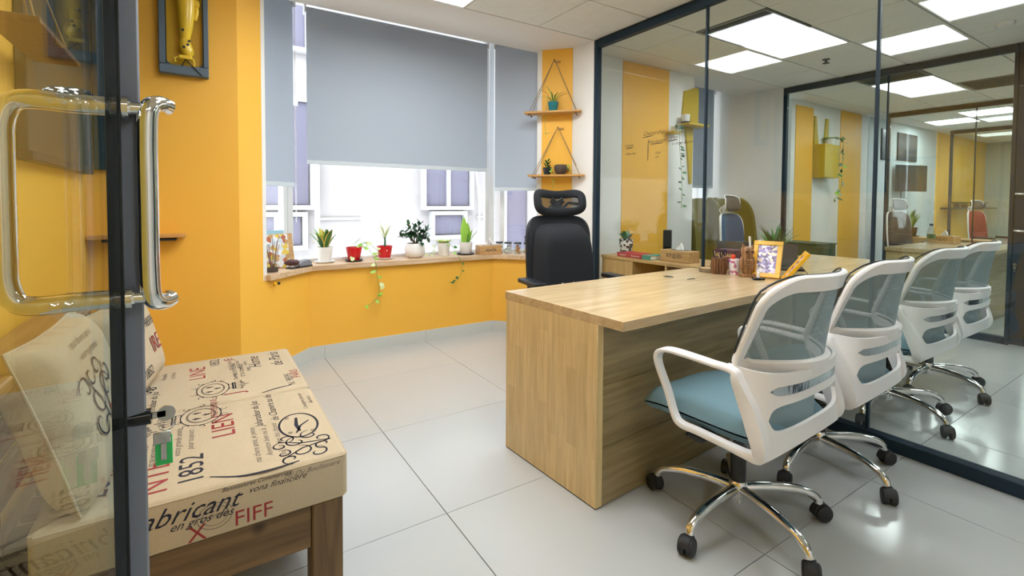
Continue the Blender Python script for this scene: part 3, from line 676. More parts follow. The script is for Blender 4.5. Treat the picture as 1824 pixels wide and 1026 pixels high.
def chair_geo(label, ang, group):
    t = thing('visitor_chair', label, 'chair', (0, 0, 0), 0, group)
    base_star(t, 'chrome', ang)
    MB().lathe([(.028, .15), (.028, .28), (.020, .285), (.020, .37)], 18).obj('gas_lift', 'black', t)
    m = MB().box(-.09, .09, -.10, .12, .362, .388, .004).tube([(-.09, .05, .372), (-.20, .07, .366), (-.225, .075, .36)], .005, 8)
    m.obj('tilt_mechanism', 'black', t)
    weld(padmesh(.49, .54, .092, .398, .03)).xf(Matrix.Translation((0, .035, 0))).obj('seat', 'seat', t, 60)
    # armrest loops
    for sd in (-1, 1):
        path = [(-.135, .668), (-.06, .672), (.04, .676), (.115, .674), (.150, .655), (.152, .615), (.118, .52), (.088, .445), (.06, .420), (.0, .412), (-.10, .408), (-.165, .405), (-.208, .410), (-.222, .44), (-.205, .50), (-.178, .57), (-.150, .64)]
        wid = [.042, .044, .046, .046, .042, .036, .033, .033, .033, .033, .033, .036, .04, .045, .05, .05, .046]
        P = smooth([(sd*(.275+(.012 if z > .6 else 0)-(.012 if z < .42 else 0)), y, z) for y, z in path], 5, True)
        Wd = []
        for i in range(len(path)):
            for j in range(5): Wd.append(wid[i]+(wid[(i+1) % len(path)]-wid[i])*j/5)
        Th = []
        thk = [.016, .014, .014, .014, .016, .016, .016, .016, .018, .018, .018, .022, .032, .042, .048, .046, .028]
        for i in range(len(path)):
            for j in range(5): Th.append(thk[i]+(thk[(i+1) % len(path)]-thk[i])*j/5)
        MB().ribbon(P, (1, 0, 0), Wd, Th, True).obj('armrest', 'pwhite', t, 50)
        MB().box(min(sd*.16, sd*.275), max(sd*.16, sd*.275), -.02, .03, .378, .396, .003).obj('arm_bracket', 'black', t)
    gap = lambda s, L, n=6: max(0, 1-abs(s/L)**n)**.5 if abs(s) < L else 0
    zb0 = lambda s: .418-.018*abs(s)**2
    g1c, g1h = .528, .044
    sc, sh = .616, .0155
    g1a = lambda s: g1c-g1h*gap(s, .66); g1b = lambda s: g1c+g1h*gap(s, .66)
    s1a = lambda s: sc-sh*gap(s, .6, 10); s1b = lambda s: sc+sh*gap(s, .6, 10)
    top = lambda s: .668+.012*abs(s)**2
    shell = MB().merge(band(zb0, g1a)).merge(band(g1b, s1a)).merge(band(s1b, top))
    shell.obj('back_shell', 'pwhite', t, 40)
    band(lambda s: sc-sh, lambda s: sc+sh, .59, .006).xf(Matrix.Translation((0, .0015, 0))).obj('slot_trim', 'darkchrome', t, label='chrome strip set in the slot of the white back shell')
    # back frame loop
    def by(x, z):
        q = max(0, (z-.66)/.33); return -.270-.045*q**1.3+(.165-.06*min(1, q))*(x/.26)**2
    def loop(w0, w1, z0, z1, r, n=8):
        pts = []
        def wz(z): return w0+(w1-w0)*(z-z0)/(z1-z0)
        cs = [(1, z1, 0), (-1, z1, 1), (-1, z0, 2), (1, z0, 3)]
        for sx, zc_, q in cs:
            rr = r[0] if zc_ == z1 else r[1]; cz = zc_-rr if zc_ == z1 else zc_+rr; cx = sx*(wz(zc_)-rr)
            for i in range(n+1):
                a = q*PI/2+PI/2*i/n; pts.append((cx+rr*math.cos(a), cz+rr*math.sin(a)))
            # along the straight to next
            if q in (1, 3):
                pass
        # subdivide long straights
        out = []
        for i in range(len(pts)):
            a, b = pts[i], pts[(i+1) % len(pts)]; L = math.hypot(a[0]-b[0], a[1]-b[1]); k = max(1, int(L/.03))
            for j in range(k): out.append((a[0]+(b[0]-a[0])*j/k, a[1]+(b[1]-a[1])*j/k))
        return out
    lp_ = loop(.248, .236, .672, .952, (.095, .03))
    P = [Vector((x, by(x, z), z)) for x, z in lp_]; n = len(P); cz = .83
    Wd = [((p-Vector((0, p.y, cz))).normalized()) for p in P]; Wd = []
    for i in range(n):
        tt = (P[(i+1) % n]-P[i-1]).normalized(); Wd.append(tt.cross(Vector((0, 1, .25))).normalized())
    wid = [.056 for x, z in lp_]
    MB().ribbon(P, Wd, wid, .020, True).obj('back_frame', 'pwhite', t, 50)
    ed = loop(.274, .262, .69, .978, (.115, .05)); MB().tube([(x, by(max(-.245, min(.245, x)), z)+.010, z) for x, z in ed], .0035, 6, True).obj('net_edge', 'black', t)
    def netp(x0w, x1w, z0, z1, dy, nm):
        b = MB(); v = []; NX, NZ = 14, 14
        for j in range(NZ+1):
            z = z0+(z1-z0)*j/NZ; w_ = x0w+(x1w-x0w)*j/NZ
            for i in range(NX+1): x = -w_+2*w_*i/NX; v.append((x, by(x, z)+dy, z))
        return b.add(v, [(j*(NX+1)+i, j*(NX+1)+i+1, (j+1)*(NX+1)+i+1, (j+1)*(NX+1)+i) for j in range(NZ) for i in range(NX)]).obj(nm, 'net', t)
    netp(.238, .222, .665, .935, .004, 'back_net')
    netp(.20, .20, .46, .60, .03, 'lumbar_net')
    for sd in (1,):
        for z in (.705, .60): MB().lathe([(.011, 0), (.011, .014)], 14, m=Matrix.Translation((sd*.20, by(.2, z)-.010-(.03 if z < .65 else 0), z)) @ Matrix.Rotation(PI/2, 4, 'X')).obj('bolt', 'black', t)
    return t
ch = chair_geo('white framed visitor chair nearest the camera at the corner of the desk', 36, 'white visitor chairs at the desks'); ch.location = (1.70, 1.045, 0); ch.rotation_euler = (0, 0, math.radians(3))
c2 = dup(ch, (2.39, 1.08, 0), math.radians(3), 'second white framed visitor chair, just in front of the glass partition')
c3 = dup(ch, (3.315, 1.14, 0), math.radians(0), 'white framed visitor chair just behind the glass partition, third of the row')
c4 = dup(ch, (4.05, 1.17, 0), math.radians(0), 'white framed visitor chair farthest from the camera, last of the row')

# ------------------------------------------------------------------ executive chairs
def exec_chair(loc, rz, label, frame, fab, head, cushion=False, group=None):
    t = thing('office_chair', label, 'chair', loc, rz, group)
    base_star(t, 'black' if frame == 'black' else 'chrome', 20)
    MB().lathe([(.028, .15), (.028, .30), (.02, .31), (.02, .42)], 16).obj('gas_lift', 'black', t)
    MB().box(-.1, .1, -.12, .12, .40, .43, .005).obj('tilt_mechanism', 'black', t)
    weld(padmesh(.52, .50, .10, .43, .03)).obj('seat', fab, t, 60)
    def by(x, z): return -.25-.06*((z-.5)/.6)**2+.05*(x/.25)**2-.02*math.sin((z-.5)*6)
    def panel(w, z0, z1, dy, th, n=16, mm=fab, nm='backrest', r=5):
        v = []; f = []
        for s_ in (0, 1):
            for j in range(n+1):
                for i in range(n+1):
                    u, q = -1+2*i/n, -1+2*j/n; k = max(abs(u), abs(q)); rr = (abs(u)**r+abs(q)**r)**(1/r)
                    uu, qq = (u*k/rr, q*k/rr) if rr else (0, 0)
                    z = (z0+z1)/2+qq*(z1-z0)/2; x = uu*w*(1-.08*(qq > 0)*qq); e = (1-k**6)**.5 if k < 1 else 0
                    v.append((x, by(x, z)+dy+(th*e if s_ else -.01*e), z))
        K = (n+1)**2
        for j in range(n):
            for i in range(n):
                a, b_, c, e = j*(n+1)+i, j*(n+1)+i+1, (j+1)*(n+1)+i+1, (j+1)*(n+1)+i
                f.append((a, b_, c, e)); f.append((K+a, K+e, K+c, K+b_))
        return weld(MB().add(v, f)).obj(nm, mm, t, 60)
    panel(.262, .50, 1.105, 0, .03)
    lp = [(.258*sgnp(math.cos(a), .40), .80+.298*sgnp(math.sin(a), .40)) for a in [2*PI*i/48 for i in range(48)]]
    MB().tube([(x, by(x, z)-.012, z) for x, z in lp], .012 if frame == 'black' else .011, 8, True).obj('back_frame', frame, t)
    MB().ribbon(smooth([(0, -.06, .43), (0, -.24, .44), (0, -.33, .56), (0, -.335, .85), (0, -.33, 1.02), (0, -.325, 1.13)], 5), (1, 0, 0), .05, .02).obj('spine', frame, t)
    # headrest
    def hy(x, z): return -.285+.06*(x/.19)**2-.02*((z-1.2)/.07)
    if head == 'cut':
        lp = []
        for i in range(56):
            a = 2*PI*i/56; x = .185*sgnp(math.cos(a), .55); z = 1.195+(.062+.018*(x/.185)**2)*sgnp(math.sin(a), .6)+.018*(x/.185)**2; lp.append((x, z))
        MB().ribbon([(x, hy(x, z), z) for x, z in lp], [Vector((x*.4, 0, z-1.195)).normalized() for x, z in lp], .060, .020, True).obj('headrest_frame', 'cblack', t, 60)
        v = []; NX = 20
        for i in range(NX+1):
            x = -.18+.36*i/NX
            for z in (1.15, 1.25): zz = z+.02*(x/.185)**2; v.append((x, hy(x, zz), zz))
        MB().add(v, [(2*i, 2*i+2, 2*i+3, 2*i+1) for i in range(NX)]).obj('headrest_net', 'netblack', t)
        MB().ribbon([(-.05, hy(.05, 1.2), 1.22), (0, hy(0, 1.2)-.004, 1.19), (.05, hy(.05, 1.2), 1.22)], (0, 0, 1), .045, .012).ribbon([(0, hy(0, 1.15)-.004, 1.13), (0, hy(0, 1.2)-.004, 1.215)], (1, 0, 0), .09, .012).ribbon([(-.16, hy(.16, 1.18), 1.19), (-.09, hy(.09, 1.2), 1.2), (-.04, hy(.04, 1.2), 1.155)], (0, 0, 1), .022, .01).obj('headrest_web', 'black', t)
    else:
        v = []; f = []; NX, NZ = 18, 8
        for s_ in (0, 1):
            for j in range(NZ+1):
                for i in range(NX+1):
                    u, q = -1+2*i/NX, -1+2*j/NZ; k = max(abs(u), abs(q)); rr = (abs(u)**4+abs(q)**4)**.25; uu, qq = (u*k/rr, q*k/rr) if rr else (0, 0)
                    x, z = uu*.16, 1.20+qq*.075; e = (1-k**6)**.5 if k < 1 else 0
                    v.append((x, hy(x, z)+(.02*e if s_ else -.008*e), z))
        K = (NX+1)*(NZ+1)
        for j in range(NZ):
            for i in range(NX):
                a, b_, c, e = j*(NX+1)+i, j*(NX+1)+i+1, (j+1)*(NX+1)+i+1, (j+1)*(NX+1)+i
                f.append((a, b_, c, e)); f.append((K+a, K+e, K+c, K+b_))
        weld(MB().add(v, f)).obj('headrest', head, t, 60)
        MB().tube([(.165*sgnp(math.cos(a), .5), hy(.16*math.cos(a), 1.2)-.006, 1.20+.08*sgnp(math.sin(a), .5)) for a in [2*PI*i/40 for i in range(40)]], .006, 6, True).obj('headrest_rim', frame, t)
    MB().tube(smooth([(-.03, -.325, 1.08), (-.035, -.36, 1.14), (-.03, -.30, 1.19)], 5), .008, 8).tube(smooth([(.03, -.325, 1.08), (.035, -.36, 1.14), (.03, -.30, 1.19)], 5), .008, 8).obj('headrest_bracket', frame, t)
    for sd in (-1, 1):
        MB().ribbon(smooth([(sd*.20, -.02, .43), (sd*.31, -.02, .44), (sd*.335, -.02, .50), (sd*.335, -.02, .66)], 4), (0, 1, 0), .045, .018).obj('arm_post', frame, t)
        MB().box(sd*.335-.045, sd*.335+.045, -.14, .12, .66, .69, .009).obj('arm_pad', 'black', t)
    if cushion:
        c = panel(.235, .46, 1.05, .035, .14, 16, 'cblack', 'lumbar_cushion', 5)
        b = MB()
        for i, s_ in enumerate('YOUR BACK'):
            if s_ == ' ': continue
        m = Matrix.Translation((-.03, .0, 0))
        w_ = MB()
        for i in range(7): x = -.10+.03*i; h = .02+.012*(i % 3); w_.add([(x, by(x, .6)+.176, .60), (x+.012, by(x, .6)+.176, .60), (x+.016, by(x, .6)+.176, .60+h), (x+.004, by(x, .6)+.176, .60+h)], [(0, 1, 2, 3)])
        w_.obj('printed_lettering', 'pwhite', c)
    return t
exec_chair((2.15, 2.52, 0), PI-.16, 'black high-back office chair with cut-out headrest behind the near desk', 'black', 'cblack', 'cut', True)
exec_chair((4.36, 2.52, 0), 3.32, 'petrol blue office chair with white frame behind the second office desk', 'pwhite', 'blue', 'greyfab')
exec_chair((8.05, 2.46, 0), 2.95, 'grey office chair with white frame behind the third office desk', 'pwhite', 'greyfab', 'greyfab')
exec_chair((10.75, 2.30, 0), 2.95, 'red office chair with white frame in the fourth office', 'pwhite', 'redfab', 'greyfab')

# ------------------------------------------------------------------ sofa
t = thing('sofa', 'low wooden sofa frame with thick pine legs on the left under printed cushions', 'sofa', (-.06, 2.07, 0))
T0 = Matrix.Translation((.06, -2.07, 0))
def sp_(name, m, *r, c=.004): return MB().box(*r, c).xf(T0).obj(name, m, t)
sp_('leg', 'sofaz', .262, .350, 1.482, 1.57, 0, .308); sp_('leg', 'sofaz', .262, .350, 2.60, 2.68, 0, .308)
sp_('leg', 'sofaz', -.48, -.40, 1.482, 1.56, 0, .78); sp_('leg', 'sofaz', -.48, -.40, 2.60, 2.68, 0, .78)
sp_('front_rail', 'sofa', -.40, .262, 1.488, 1.52, .178, .306); sp_('front_rail', 'sofa', -.40, .262, 2.63, 2.66, .178, .306)
sp_('side_rail', 'sofay', .315, .345, 1.57, 2.60, .178, .306); sp_('side_rail', 'sofay', -.47, -.44, 1.56, 2.60, .178, .306)
for i in range(7): sp_('seat_slat', 'sofa', -.44, .315, 1.56+.152*i, 1.67+.152*i, .285, .305)
sp_('back_top_plank', 'sofay', -.482, -.355, 1.40, 2.70, .782, .812)
for i in range(3): sp_('back_slat', 'sofay', -.478, -.460, 1.56, 2.60, .36+.14*i, .47+.14*i)
def crest(cx, cy, a, b, out, crown=1):
    """oval crest with scrolls, lilies and a crown; u along x, v along y"""
    for (p, q, w_) in ((a, b, .0018), (a*.72, b*.72, .001), (a*.66, b*.66, .001)): out.merge(ell(cx, cy, p, q, w_))
    for i in range(10):
        t_ = 2*PI*i/10; out.merge(spiral(cx+a*1.12*math.cos(t_), cy+b*1.15*math.sin(t_), .014, t_, .8, .0016, 12, 1 if i % 2 else -1))
    for dx, dy in ((-.3, .2), (.3, .2), (0, -.3)):
        x, y = cx+dx*a, cy+dy*b
        out.merge(stroke2([(x, y-.012), (x, y+.014)], .003)).merge(stroke2([(x, y-.004), (x-.008, y+.008)], .002)).merge(stroke2([(x, y-.004), (x+.008, y+.008)], .002)).merge(stroke2([(x-.007, y-.004), (x+.007, y-.004)], .0015))
    y = cy+b*1.25*crown
    out.merge(stroke2([(cx-.04, y), (cx+.04, y)], .004)).merge(stroke2([(cx-.04, y+.008*crown), (cx+.04, y+.008*crown)], .003))
    for i in range(5):
        x = cx-.036+.018*i; out.merge(stroke2([(x, y+.008*crown), (cx+(x-cx)*1.25, y+.026*crown), (x*.4+cx*.6, y+.042*crown)], .002)).merge(ell(cx+(x-cx)*1.25, y+.03*crown, .003, .003, .0015, 10))
    out.merge(stroke2([(cx, y+.04*crown), (cx, y+.058*crown)], .003))
def flourish(cx, cy, r, out):
    for sx in (-1, 1):
        for k, (dx, dy, rr) in enumerate(((.4, .1, .45), (.8, .45, .35), (.75, -.4, .4), (.25, -.7, .35), (.3, .65, .3))):
            out.merge(spiral(cx+sx*dx*r, cy+dy*r, rr*r, PI*(k % 2), .9, .0032, 16, sx))
        out.merge(stroke2([(cx, cy-r), (cx+sx*.2*r, cy), (cx+sx*.7*r, cy+.7*r)], .0035))
def txt(out, body, x, y, s, sh=0, outline=False):
    out.merge(textmb(body, s, sh), Matrix.Translation((x, y, 0)))
def cushion(name, label, x0, x1, y0, y1, z0, z1, group):
    t = thing(name, label, 'cushion', ((x0+x1)/2, (y0+y1)/2, z0), 0, group)
    c = MB().box(-(x1-x0)/2, (x1-x0)/2, -(y1-y0)/2, (y1-y0)/2, 0, z1-z0, .018).obj('cover', 'linen', t)
    hx_, hy_, h = (x1-x0)/2, (y1-y0)/2, z1-z0
    for z in (.012, h-.010):
        MB().tube([(-hx_+.012, -hy_+.003, z), (hx_-.012, -hy_+.003, z), (hx_-.003, -hy_+.012, z), (hx_-.003, hy_-.012, z), (hx_-.012, hy_-.003, z), (-hx_+.012, hy_-.003, z), (-hx_+.003, hy_-.012, z), (-hx_+.003, -hy_+.012, z)], .0032, 6, True).obj('piping', 'linen', t)
    return t, (x0+x1)/2, (y0+y1)/2, h
def top_map(cx, cy, h): return lambda x, y: Matrix.Translation((x-cx, y-cy, h+.0006)) @ Matrix.Rotation(PI/2, 4, 'Z')
def put(parts, parent, mk):
    """parts: list of (material, [(mb, x, y)]) laid out by mk"""
    for m, lst in parts:
        o = MB()
        for mb, x, y in lst: o.merge(mb, mk(x, y))
        o.obj('printed_lettering', m, parent, kind='stuff')
def T(b, s, sh=0): return textmb(b, s, sh)
def lines(rows, s, sh=.35, gap=1.25):
    o = MB()
    for i, r in enumerate(rows): o.merge(T(r, s, sh), Matrix.Translation((0, -i*s*gap, 0)))
    return o
def C_(a, b, c): o = MB(); crest(0, 0, a, b, o, c); return o
def F_(r): o = MB(); flourish(0, 0, r, o); return o
cu, cx, cy, h = cushion('sofa_cushion', 'thick printed linen seat cushion nearest the camera on the wooden sofa', -.34, .362, 1.466, 2.070, .310, .450, 'printed sofa seat cushions')
mk = top_map(cx, cy, h)
put([('ink', [(T('1852', .085), -.03, 1.60), (C_(.085, .06, 1), -.01, 1.985), (F_(.085), .25, 1.575), (lines(['Jaharadeur du Jus'], .034), .155, 1.90), (lines(['de Chanvre au de'], .036), .205, 1.93),
              (lines(['MIEUX FRANCAIS', 'ET DE NOUVEAUTE', 'LIN DE FRANCE'], .018, 0), -.15, 1.75), (stroke2([(p.x, p.y) for p in smooth([(-.02, -.13, 0), (-.028, -.06, 0), (-.02, .02, 0), (.02, .09, 0)], 6)], .0045), .10, 1.505), (ell(0, 0, .095, .058, .0035), .265, 1.73),
              (stroke2([(-.06, 0), (-.01, .004), (.05, -.004)], .006), .262, 1.74), (T('XII', .02), .30, 1.66), (T('IV', .02), .24, 1.80), (T('VI', .02), .235, 1.68), (stroke2([(-.05, .02), (0, 0), (.03, -.03)], .004), .27, 1.72),
              (T('Le', .09, .4), -.24, 1.60), (C_(.07, .05, -1), -.25, 1.92)]),
     ('inkred', [(T('LIEN', .095), .055, 1.86), (T('NTE', .10), -.115, 1.60), (T('MERCI', .05), -.20, 1.74), (T('REPUBLIQUE', .03), .03, 2.04)]),
     ('inkgrey', [(lines(['ma chere amie, je pense', 'Anneton bien ou la', 'quil y a bien des choses'], .026, .4), .13, 1.66), (lines(['votre grande amitie', 'pour toujours'], .026, .4), -.07, 1.80), (lines(['Compagnie generale', 'des Indes'], .02, .4), .31, 1.93)])], cu, mk)
fm = lambda x, z: Matrix.Translation((x-cx, 1.466-cy-.0006, z-.310)) @ Matrix.Rotation(PI/2, 4, 'X')
put([('ink', [(T('Fabricant', .066, .5), -.05, .402), (T('en gros des', .03, .5), -.01, .372), (T('vona financiere', .024, .5), .17, .414), (T('Bannissieres Commerciale', .016, .5), .12, .434)]),
     ('inkred', [(T('FIFF', .058), .11, .345), (T('X', .06), -.02, .338)]), ('inkgrey', [(ell(0, 0, .04, .034, .001), .02, .372), (ell(0, 0, .03, .025, .0008), .02, .372), (T('COMMERCE', .012), .02, .372), (T('Mr Du Boullissiere', .02, .5), .26, .425)])], cu, fm)
rm = lambda y, z: Matrix.Translation((.362-cx+.0006, y-cy, z-.310)) @ Matrix.Rotation(PI/2, 4, 'Z') @ Matrix.Rotation(PI/2, 4, 'X')
put([('ink', [(T('Manufacture', .05, .4), 1.66, .38), (F_(.04), 1.95, .38)])], cu, rm)
cu2, cx, cy, h = cushion('sofa_cushion', 'thick printed linen seat cushion farther from the camera on the wooden sofa', -.34, .362, 2.078, 2.690, .310, .450, 'printed sofa seat cushions')
mk = top_map(cx, cy, h)
put([('ink', [(T('1852', .055), .045, 2.60), (C_(.09, .055, -1), .03, 2.24), (lines(['Home', 'de Paris'], .07, .4), .20, 2.52), (lines(['CHAMBRE DE MODERNE', 'ET DU COMMERCE', 'PARIS'], .022, 0), .115, 2.43), (lines(['N. 98595'], .04, 0), .305, 2.20),
              (lines(['Jaharadeur du Jus'], .034), -.16, 2.20), (F_(.05), -.21, 2.36), (stroke2([(p.x, p.y) for p in smooth([(-.03, .06, 0), (-.01, .01, 0), (.0, -.05, 0)], 6)], .0045), .25, 2.125)]),
     ('inkred', [(T('LINE', .085), -.02, 2.48), (T('PARIS', .045), .335, 2.26), (T('JE', .05), .10, 2.62), (T('J', .09), .10, 2.15)]),
     ('inkgrey', [(lines(['ma chere amie', 'votre grande', 'amitie'], .024, .4), .10, 2.52), (lines(['Versailles', 'le 18 mai'], .024, .4), -.14, 2.50)])], cu2, mk)
def pillow(label, loc, rot, w_, h_, th, deco):
    t = thing('throw_pillow', label, 'pillow', loc, 0, 'printed throw pillows on the sofa'); t.rotation_euler = rot
    N = 22; v = []; f = []
    def zt(u, q): return th*max(0, (1-abs(u)**6))**.5*max(0, (1-abs(q)**6))**.5
    def X(u, q): return u*w_/2*(1-.06*(1-abs(q)**2)*abs(u)), q*h_/2*(1-.06*(1-abs(u)**2)*abs(q))
    for s_ in (0, 1):
        for j in range(N+1):
            for i in range(N+1):
                u, q = -1+2*i/N, -1+2*j/N; x, y = X(u, q); wr = .004*math.sin(9*u+4*q)*(abs(u*q))
                v.append((x, y+h_/2, (zt(u, q)+wr)*(1 if s_ else -1)))
    K = (N+1)**2
    for j in range(N):
        for i in range(N):
            a, b_, c, e = j*(N+1)+i, j*(N+1)+i+1, (j+1)*(N+1)+i+1, (j+1)*(N+1)+i
            f.append((a, e, c, b_)); f.append((K+a, K+b_, K+c, K+e))
    weld(MB().add(v, f), .0006).obj('cover', 'linen', t, 80)
    MB().tube([(X(u, q)[0], X(u, q)[1]+h_/2, 0) for u, q in [(-1+2*k/12, -1) for k in range(12)]+[(1, -1+2*k/12) for k in range(12)]+[(1-2*k/12, 1) for k in range(12)]+[(-1, 1-2*k/12) for k in range(12)]], .0035, 6, True).obj('seam', 'linen', t)
    for m, mbs in deco:
        o = MB()
        for mb, x, y in mbs:
            for i in range(len(mb.f)): pass
            b = MB().merge(mb, Matrix.Translation((x, y, 0)))
            b.v = [(p[0], p[1]+h_/2, zt(max(-.97, min(.97, 2*p[0]/w_)), max(-.97, min(.97, 2*p[1]/h_)))+.0025) for p in b.v]; o.merge(b)
        o.obj('printed_lettering', m, t, kind='stuff')
# pillow local: x = width (world y), y = up, z = face normal (towards +x world)
def prot(lean, yaw): return (Matrix.Rotation(yaw, 4, 'Z') @ Matrix.Rotation(-lean, 4, 'Y') @ Matrix(((0, 0, 1, 0), (1, 0, 0, 0), (0, 1, 0, 0), (0, 0, 0, 1)))).to_euler()
pillow('large printed throw pillow behind the glass door, nearest the camera', (-.235, 1.725, .457), prot(math.radians(17), math.radians(-3)), .50, .42, .075,
       [('ink', [(F_(.11), -.06, .0), (T('Lille', .07, .4), .12, -.12), (T('Le', .08, .4), .12, .02)]), ('inkgrey', [(T('Fiute', .05, .4), -.12, -.15), (lines(['ma chere amie', 'votre grande'], .03, .4), -.02, .16)]), ('inkred', [(T('RE', .07), -.02, -.06)])])
pillow('smaller printed throw pillow at the far end of the sofa against the yellow wall', (-.215, 2.34, .457), prot(math.radians(16), math.radians(-8)), .48, .36, .085,
       [('ink', [(lines(['N. 98595'], .05, 0), .06, .06), (T('1852', .05), -.1, -.1)]), ('inkred', [(T('IRE', .09), .08, -.03)]), ('inkgrey', [(lines(['ma chere amie'], .03, .4), -.05, .12)])])

# ------------------------------------------------------------------ wall display with robot arm
t = thing('robot_arm_display', 'yellow toy-like industrial robot arm mounted in a blue-grey tray on the yellow wall', 'wall display', (-.068, 3.34, 1.905), math.radians(0))
o_ = MB(); x0, x1, z1_ = -.116, .116, .66
for a in ((x0, x1, 0, .05), (x0, x1, z1_-.05, z1_), (x0, x0+.032, .05, z1_-.05), (x1-.026, x1, .05, z1_-.05)): o_.box(a[0], a[1], -.055, 0, a[2], a[3], .004)
for sx, xx in ((1, x0+.032), (-1, x1-.026)): o_.prism([(xx, .05), (xx+sx*.022, .05), (xx, .072)], -.05, -.01, 'y').prism([(xx, z1_-.05), (xx+sx*.022, z1_-.05), (xx, z1_-.072)], -.05, -.01, 'y')
o_.obj('tray', 'trayblue', t); MB().box(x0+.01, x1-.01, -.012, -.002, .01, z1_-.01).obj('backboard', 'robotbg', t)
MB().tube([(x0+.034, -.052, .055), (x1-.028, -.052, .055), (x1-.028, -.052, z1_-.055), (x0+.034, -.052, z1_-.055)], .002, 5, True).obj('lip', 'black', t)
def limb(pts, rs, nm='arm_link'):
    return MB().tube(smooth(pts, 4), [rs[min(int(i/4), len(rs)-1)]+(rs[min(int(i/4)+1, len(rs)-1)]-rs[min(int(i/4), len(rs)-1)])*(i % 4)/4 for i in range((len(pts)-1)*4+1)], 14).obj(nm, 'roboty', t)
limb([(.01, -.055, .56), (.012, -.06, .42), (.012, -.06, .30), (.008, -.058, .22), (.004, -.055, .195)], [.040, .046, .038, .028, .022])
limb([(.004, -.055, .20), (.006, -.056, .16), (.018, -.055, .125), (.018, -.05, .115)], [.022, .032, .030, .022])
MB().lathe([(.0, -.001), (.052, 0), (.055, .03), (.04, .05)], 20, m=Matrix.Translation((.01, -.02, .56)) @ Matrix.Rotation(PI/2, 4, 'X')).obj('shoulder', 'roboty', t)
MB().lathe([(.022, 0), (.022, .035), (.016, .045)], 16, m=Matrix.Translation((.055, -.035, .40)) @ Matrix.Rotation(PI/2, 4, 'X')).obj('motor', 'roboty', t)
MB().tube(smooth([(.05, -.05, .42), (.062, -.06, .36), (.05, -.055, .31)], 5), .012, 10).obj('cable_guard', 'roboty', t)
for x, z in ((-.004, .41), (-.004, .235), (.0, .145), (.018, .16), (.025, .18)): MB().lathe([(.007, 0), (.007, .004)], 10, m=Matrix.Translation((x, -.096 if z > .2 else -.086, z)) @ Matrix.Rotation(PI/2, 4, 'X')).obj('bolt', 'black', t)
g = MB().box(-.025, .035, -.075, -.045, .085, .105, .003).obj('gripper', 'roboty', t)
for a in (((-.02, .10), (-.045, .085), (-.04, .065)), ((.03, .10), (.045, .08), (.046, .05))): MB().tube([(x, -.06, z) for x, z in a], .005, 8).obj('gripper_finger', 'roboty', g)
MB().tube([(.005, -.058, .085), (-.012, -.058, .045)], .003, 6).tube([(.005, -.058, .085), (.085, -.058, .0)], .003, 6).obj('strap', 'black', t)
t = thing('dark_band_stand_in', 'tall slate blue board added to imitate the dark bands in the glass door', 'board', (XL, 2.70, 1.36))  # invented board, its dark blue stands in for unexplained bands in the door glass
MB().box(.001, .03, -.52, .60, 0, 1.18, .004).obj('panel', 'glassband', t); MB().box(.031, .115, .605, .635, 0, 1.18, .004).obj('side_panel', 'glassband', t); MB().box(.001, .045, -.53, .51, -.03, 0, .003).obj('bottom_rail', 'slate', t)
t = thing('added_rope_shelf', 'dark rope-hung shelf added on the left wall, a guess at dark marks in the glass door', 'shelf', (-.405, 1.98, 1.66))  # added shelf, guessed from dark shapes in the door glass
MB().box(-.06, .06, -.25, .25, 0, .016, .002).obj('board', 'darkwood', t)
for sx in (-1, 1):
    for sy in (-1, 1): MB().tube([(sx*.045, sy*.21, 0), (-.06, sy*.006, .42)], .003, 6).obj('rope', 'rope', t)
MB().box(-.092, -.055, -.01, .01, .40, .43).obj('hook', 'black', t)
# small shelf
t = thing('wall_shelf', 'small wooden shelf with a dark bracket on the yellow wall behind the glass door', 'shelf', (-.28, 3.34, .985))
MB().box(-.215, .205, -.115, 0, .012, .03, .002).obj('board', 'shelfw', t); MB().box(-.16, .165, -.09, -.005, -.006, .011, .006).obj('bracket', 'black', t)

# ------------------------------------------------------------------ hanging shelves
def hang_shelf(ctr, rz, hz, label, W=.50, Dp=.13):
    """ctr = centre of the board, on the wall line; ropes rise to one hook"""
    t = thing('hanging_shelf', label, 'shelf', ctr, rz, 'rope hung wooden shelves on the yellow strip')
    MB().box(-W/2, W/2, -Dp/2, Dp/2, 0, .016, .002).obj('board', 'shelfw', t)
    for sx in (-1, 1):
        for sy in (-1, 1):
            MB().tube([(sx*(W/2-.045), sy*(Dp/2-.02), -.006), (sx*(W/2-.045), sy*(Dp/2-.02), .016), (sx*.008, Dp/2-.02, hz)], .0032, 6).obj('rope', 'rope', t)
            MB().sphere((sx*(W/2-.045), sy*(Dp/2-.02), -.010), .009, 8, 6).obj('knot', 'stem', t)
    hk = MB().tube([(0, Dp/2+.005, hz+.004), (0, Dp/2-.025, hz+.004), (0, Dp/2-.03, hz+.014)], .004, 8).obj('hook', 'black', t)
    MB().box(.004, .05, Dp/2-.001, Dp/2+.006, hz-.008, hz+.008, .001).obj('wall_plate', 'shelfw', t); return t
Wang = math.atan2(3.337-3.538, 2.78-2.593)
def wl(s, d=0):   # point on yellow strip, s from W2 towards A2, d out of the wall
    n = Vector((-math.sin(Wang), math.cos(Wang)))*-1; p = Vector(W2)+(Vector(A2)-Vector(W2))*s+n*d; return p
p = wl(.42, .075); hang_shelf((p.x, p.y, 1.985), Wang, .47, 'upper rope-hung wooden shelf carrying the teal pot')
q = wl(.55, .075); hang_shelf((q.x, q.y, 1.430), Wang, .43, 'lower rope-hung wooden shelf carrying two small dark pots')

